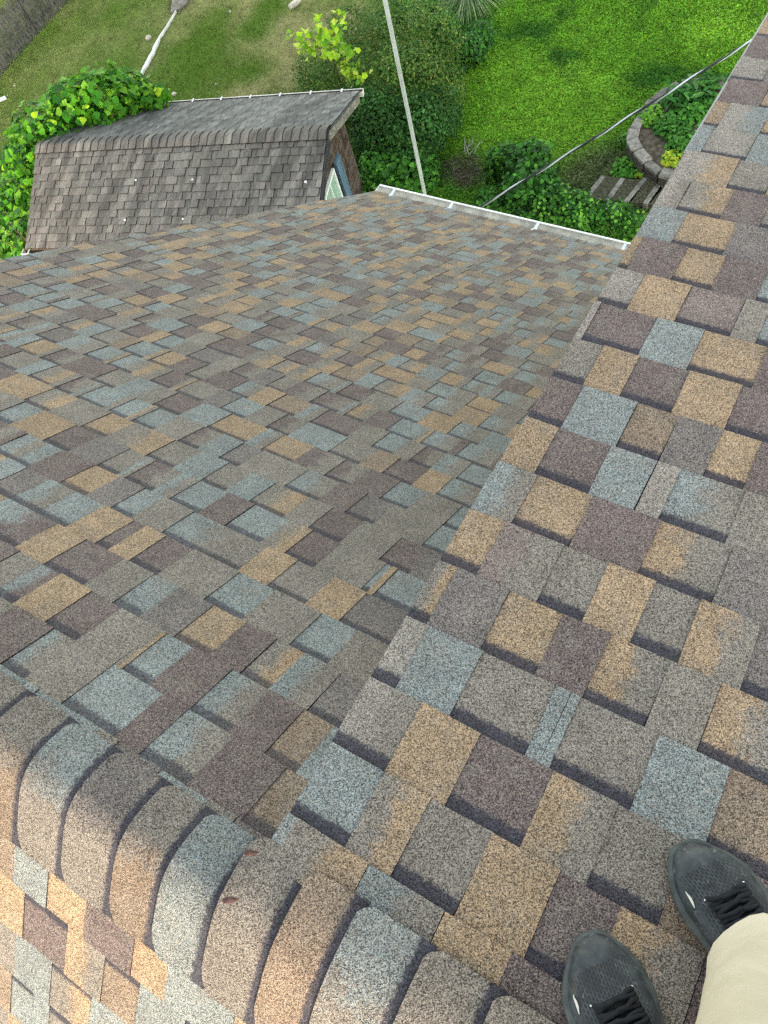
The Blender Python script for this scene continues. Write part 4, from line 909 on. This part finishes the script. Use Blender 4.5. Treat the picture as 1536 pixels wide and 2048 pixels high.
for s_ in (1, -1):
    b0 = len(sv); sh_ = chest + UP * .10 + sdir * .175 * s_; el = sh_ - UP * .17 + fdir * -.028 + sdir * .048 * s_; sv += [sh_, el]; se += [(2, b0), (b0, b0 + 1)]; sr_ += [.078, .066]
skin('shirt', sv, se, sr_, M_SHIRT, 0, person)
hm = MB(); hc = headc + UP * .06 - fdir * .012; R = []
for th in np.linspace(.05, 1.75, 9): R.append([hc + UP * .098 * math.cos(th) + (sdir * .084 * math.cos(p_) + fdir * .098 * math.sin(p_) * (1 if math.sin(p_) < 0 else .86)) * math.sin(th) for p_ in np.linspace(0, 2 * math.pi, 18, endpoint=False)])
hm.rings(R, 0, True, (True, False)); hm.build('hair', plain('brown_hair', (.05, .035, .025), .7, .3), person, True)
# shoes
k = NT('black_mesh_upper'); o_ = k.obj(); cu, cv = k.attr('cu'), k.attr('cv')               # cu across, cv along, metres
a_ = k.math('ADD', k.math('MULTIPLY', cu, 215.0), 0.0); b_ = k.math('MULTIPLY', cv, 128.0)
rowi = k.math('FLOOR', a_); fb = k.math('ADD', b_, k.math('MULTIPLY', k.math('MODULO', k.math('ABSOLUTE', rowi), 2.0), .5))
fx = k.math('SUBTRACT', k.math('FRACT', a_), .5); fy = k.math('SUBTRACT', k.math('FRACT', fb), .5)
rr_ = k.math('ADD', k.math('MULTIPLY', k.math('MULTIPLY', fx, fx), 12.0), k.math('MULTIPLY', k.math('MULTIPLY', fy, fy), 6.5))
hole = k.sstep(rr_, .8, 1.25, 1.0, 0.0)
reg = k.math('MULTIPLY', k.sstep(cv, .284, .278), k.attr('band'))
hole = k.math('MULTIPLY', hole, reg)
base = k.mix(k.sstep(k.noise(o_, 40, 4, .6), .35, .7), lin(46, 53, 60) * .4, lin(80, 90, 97) * .42)
sc_ = k.math('MULTIPLY', k.sstep(k.noise(k.map(o_, (1, 1, 1)), 55, 6, .75), .56, .7), .45)
base = k.mix(sc_, base, lin(140, 146, 146) * .7)
base = k.mix(k.math('MULTIPLY', k.sstep(k.noise(o_, 26, 3), .6, .75), .35), base, lin(112, 98, 76) * .7)
base = k.mix(hole, base, (.004, .005, .006)); k.bump(k.math('MULTIPLY', hole, -1.0), .5, .002)
M_UPPER = k.done(base, k.sstep(k.noise(o_, 30, 2), .3, .7, .42, .75), .4)
M_SOLE = plain('scuffed_sole', lin(84, 92, 92) * .5, .7, .3, var=.35, sc=40)
M_LACE = plain('black_lace', (.012, .014, .017), .85, .15, var=.3, sc=80)
M_REFL = plain('pale_reflective', (.46, .46, .41), .35, .5, var=.2, sc=70)
def shoe(toe, fwd, side, label):
    """toe: tip on the roof; fwd along the foot; side=+1 for the right foot"""
    f = nrm(fwd); f = nrm(f - nB * (f @ nB)); r = np.cross(f, nB); L = .322
    heel = np.asarray(toe) - f * L + nB * .007
    tt = np.array([0, .012, .04, .1, .2, .32, .45, .58, .70, .80, .88, .94, .975, .995])
    hw = np.interp(tt, [0, .03, .1, .25, .42, .58, .72, .82, .9, .96, .985, 1], [.015, .034, .044, .047, .049, .056, .064, .059, .046, .030, .020, .006])
    cxx = np.interp(tt, [0, .3, .6, .8, 1], [0, -.002, .003, .000, -.010]) * side
    ht = np.interp(tt, [0, .05, .18, .32, .42, .52, .65, .78, .88, .95, 1], [.070, .082, .078, .086, .088, .078, .064, .055, .050, .042, .026])
    zs = np.interp(tt, [0, .2, .5, .8, 1], [.030, .030, .026, .022, .024])
    P = lambda x, y, z: heel + r * x + f * y + nB * z
    up = MB(); cu_ = []; cv_ = []; bd_ = []; n = 19; R = []
    for t, w_, cx_, h, z in zip(tt, hw, cxx, ht, zs):
        ring = []
        for a in np.linspace(0, math.pi, n):
            ca, sa_ = math.cos(a), math.sin(a); x = -math.copysign(abs(ca) ** .82, ca) * w_ * .97; zz = z + (h - z) * abs(sa_) ** .85
            ring.append(P(cx_ + x, t * L, zz)); cu_.append(x); cv_.append(t * L); bd_.append(1.0 if (abs(x) < .046 and sa_ > .40 and t > .42) else 0.0)
        R.append(ring)
    up.rings(R, 0, False, (True, True))
    root = mesh('shoe', up.V, up.F, M_UPPER, person, True, None, {'cu': cu_, 'cv': cv_, 'band': bd_}); tag(root, label)
    s_ = root.modifiers.new('sub', 'SUBSURF'); s_.levels = 1; s_.render_levels = 2
    so = MB(); R = []
    for fl, z0 in ((.93, .0), (1.0, .004), (1.07, .014), (1.075, .024), (1.02, .031)):
        ring = []
        for t, w_, cx_, z in zip(tt, hw, cxx, zs): ring.append(P(cx_ - (w_ * fl + .0015), t * L + (.004 * fl if t > .97 else (-.004 * fl if t < .01 else 0)), z0 * z / .03))
        for t, w_, cx_, z in list(zip(tt, hw, cxx, zs))[::-1]: ring.append(P(cx_ + (w_ * fl + .0015), t * L + (.004 * fl if t > .97 else (-.004 * fl if t < .01 else 0)), z0 * z / .03))
        R.append(ring)
    so.rings(R, 0, True, (True, True)); so.build('sole', M_SOLE, root, True)
    # tongue and laces
    hz = lambda t: float(np.interp(t, tt, ht)); tg = MB(); R = []
    for t in np.linspace(.36, .74, 9):
        w_ = .022 if t < .70 else .015; R.append([P(-w_, t * L, hz(t) + .001), P(-w_ * .6, t * L, hz(t) + .006), P(w_ * .6, t * L, hz(t) + .006), P(w_, t * L, hz(t) + .001), P(0, t * L, hz(t) - .004)])
    tg.rings(R); tg.build('tongue', M_LACE, root, True)
    la = MB(); ts = np.linspace(.47, .735, 8)
    for i, t in enumerate(ts):
        sg = 1 if i % 2 else -1; y0 = t * L; y1 = (t - .022) * L
        for q in (1, -1):
            pts = []
            for u in np.linspace(-1, 1, 7): pts.append(P(u * .031, y0 + (y1 - y0) * (u * q * .5 + .5) + rnd.gauss(0, .0012), hz(t) + .0095 + .004 * (1 - u * u) - .009 * abs(u) ** 3 + (.002 if q == sg else 0)))
            la.tube(pts, .0036, 6)
    for q in (1, -1):                                   # bow loops and loose ends
        c0_ = np.array([.006 * q, .53 * L]); pts = []
        for u in np.linspace(0, 1, 9): a = u * 2 * math.pi; pts.append(P(c0_[0] + q * .016 * (1 - math.cos(a)) * .5 + .004 * math.sin(a), c0_[1] - .012 * math.sin(a) - .006 * q, hz(.52) + .012 + .004 * math.sin(u * math.pi)))
        la.tube(pts, .003, 6)
        la.tube([P(0, .53 * L, hz(.53) + .013), P(q * .024, .52 * L, hz(.52) + .015), P(q * .036, .57 * L, hz(.57) + .002)], .003, 6)
    la.build('laces', M_LACE, root, True)
    for sx in (1, -1):
        ey = MB(); c0_ = P(sx * .033, .745 * L, hz(.745) - .004); ey.tube([c0_, c0_ + nB * .002, c0_ + nB * .003], [.0014, .0014, .0006], 8); ey.build('eyelet', M_HANG, root)
    # pale reflective slash on the outer-left flank
    rf = MB(); R = []
    for u in np.linspace(0, 1, 7):
        t = .735 + .075 * u; ww = .0036 * math.sin(math.pi * min(max(u, .06), .94)); w_ = float(np.interp(t, tt, hw)) * .97; cx_ = float(np.interp(t, tt, cxx)); h_ = hz(t); z_ = float(np.interp(t, tt, zs)); R_ = []
        for a in (.62, .62 + ww * 28): R_.append(P(cx_ - w_ * math.cos(a) ** .82, t * L, z_ + (h_ - z_) * math.sin(a) ** .85) + nB * .0016 - r * .0012)
        R.append(R_)
    rf.rings(R, 0, False, (False, False)); o = rf.build('reflective_patch', M_REFL, root); md = o.modifiers.new('thick', 'SOLIDIFY'); md.thickness = .001
    return root
shoe((.510, .067, rooff(.510, .067)), (-.785, .62, -.62 * math.tan(PB)), -1, 'left worn black mesh running shoe')
shoe((.605, .272, rooff(.605, .272)), (-.785, .62, -.62 * math.tan(PB)), 1, 'right worn black mesh running shoe')
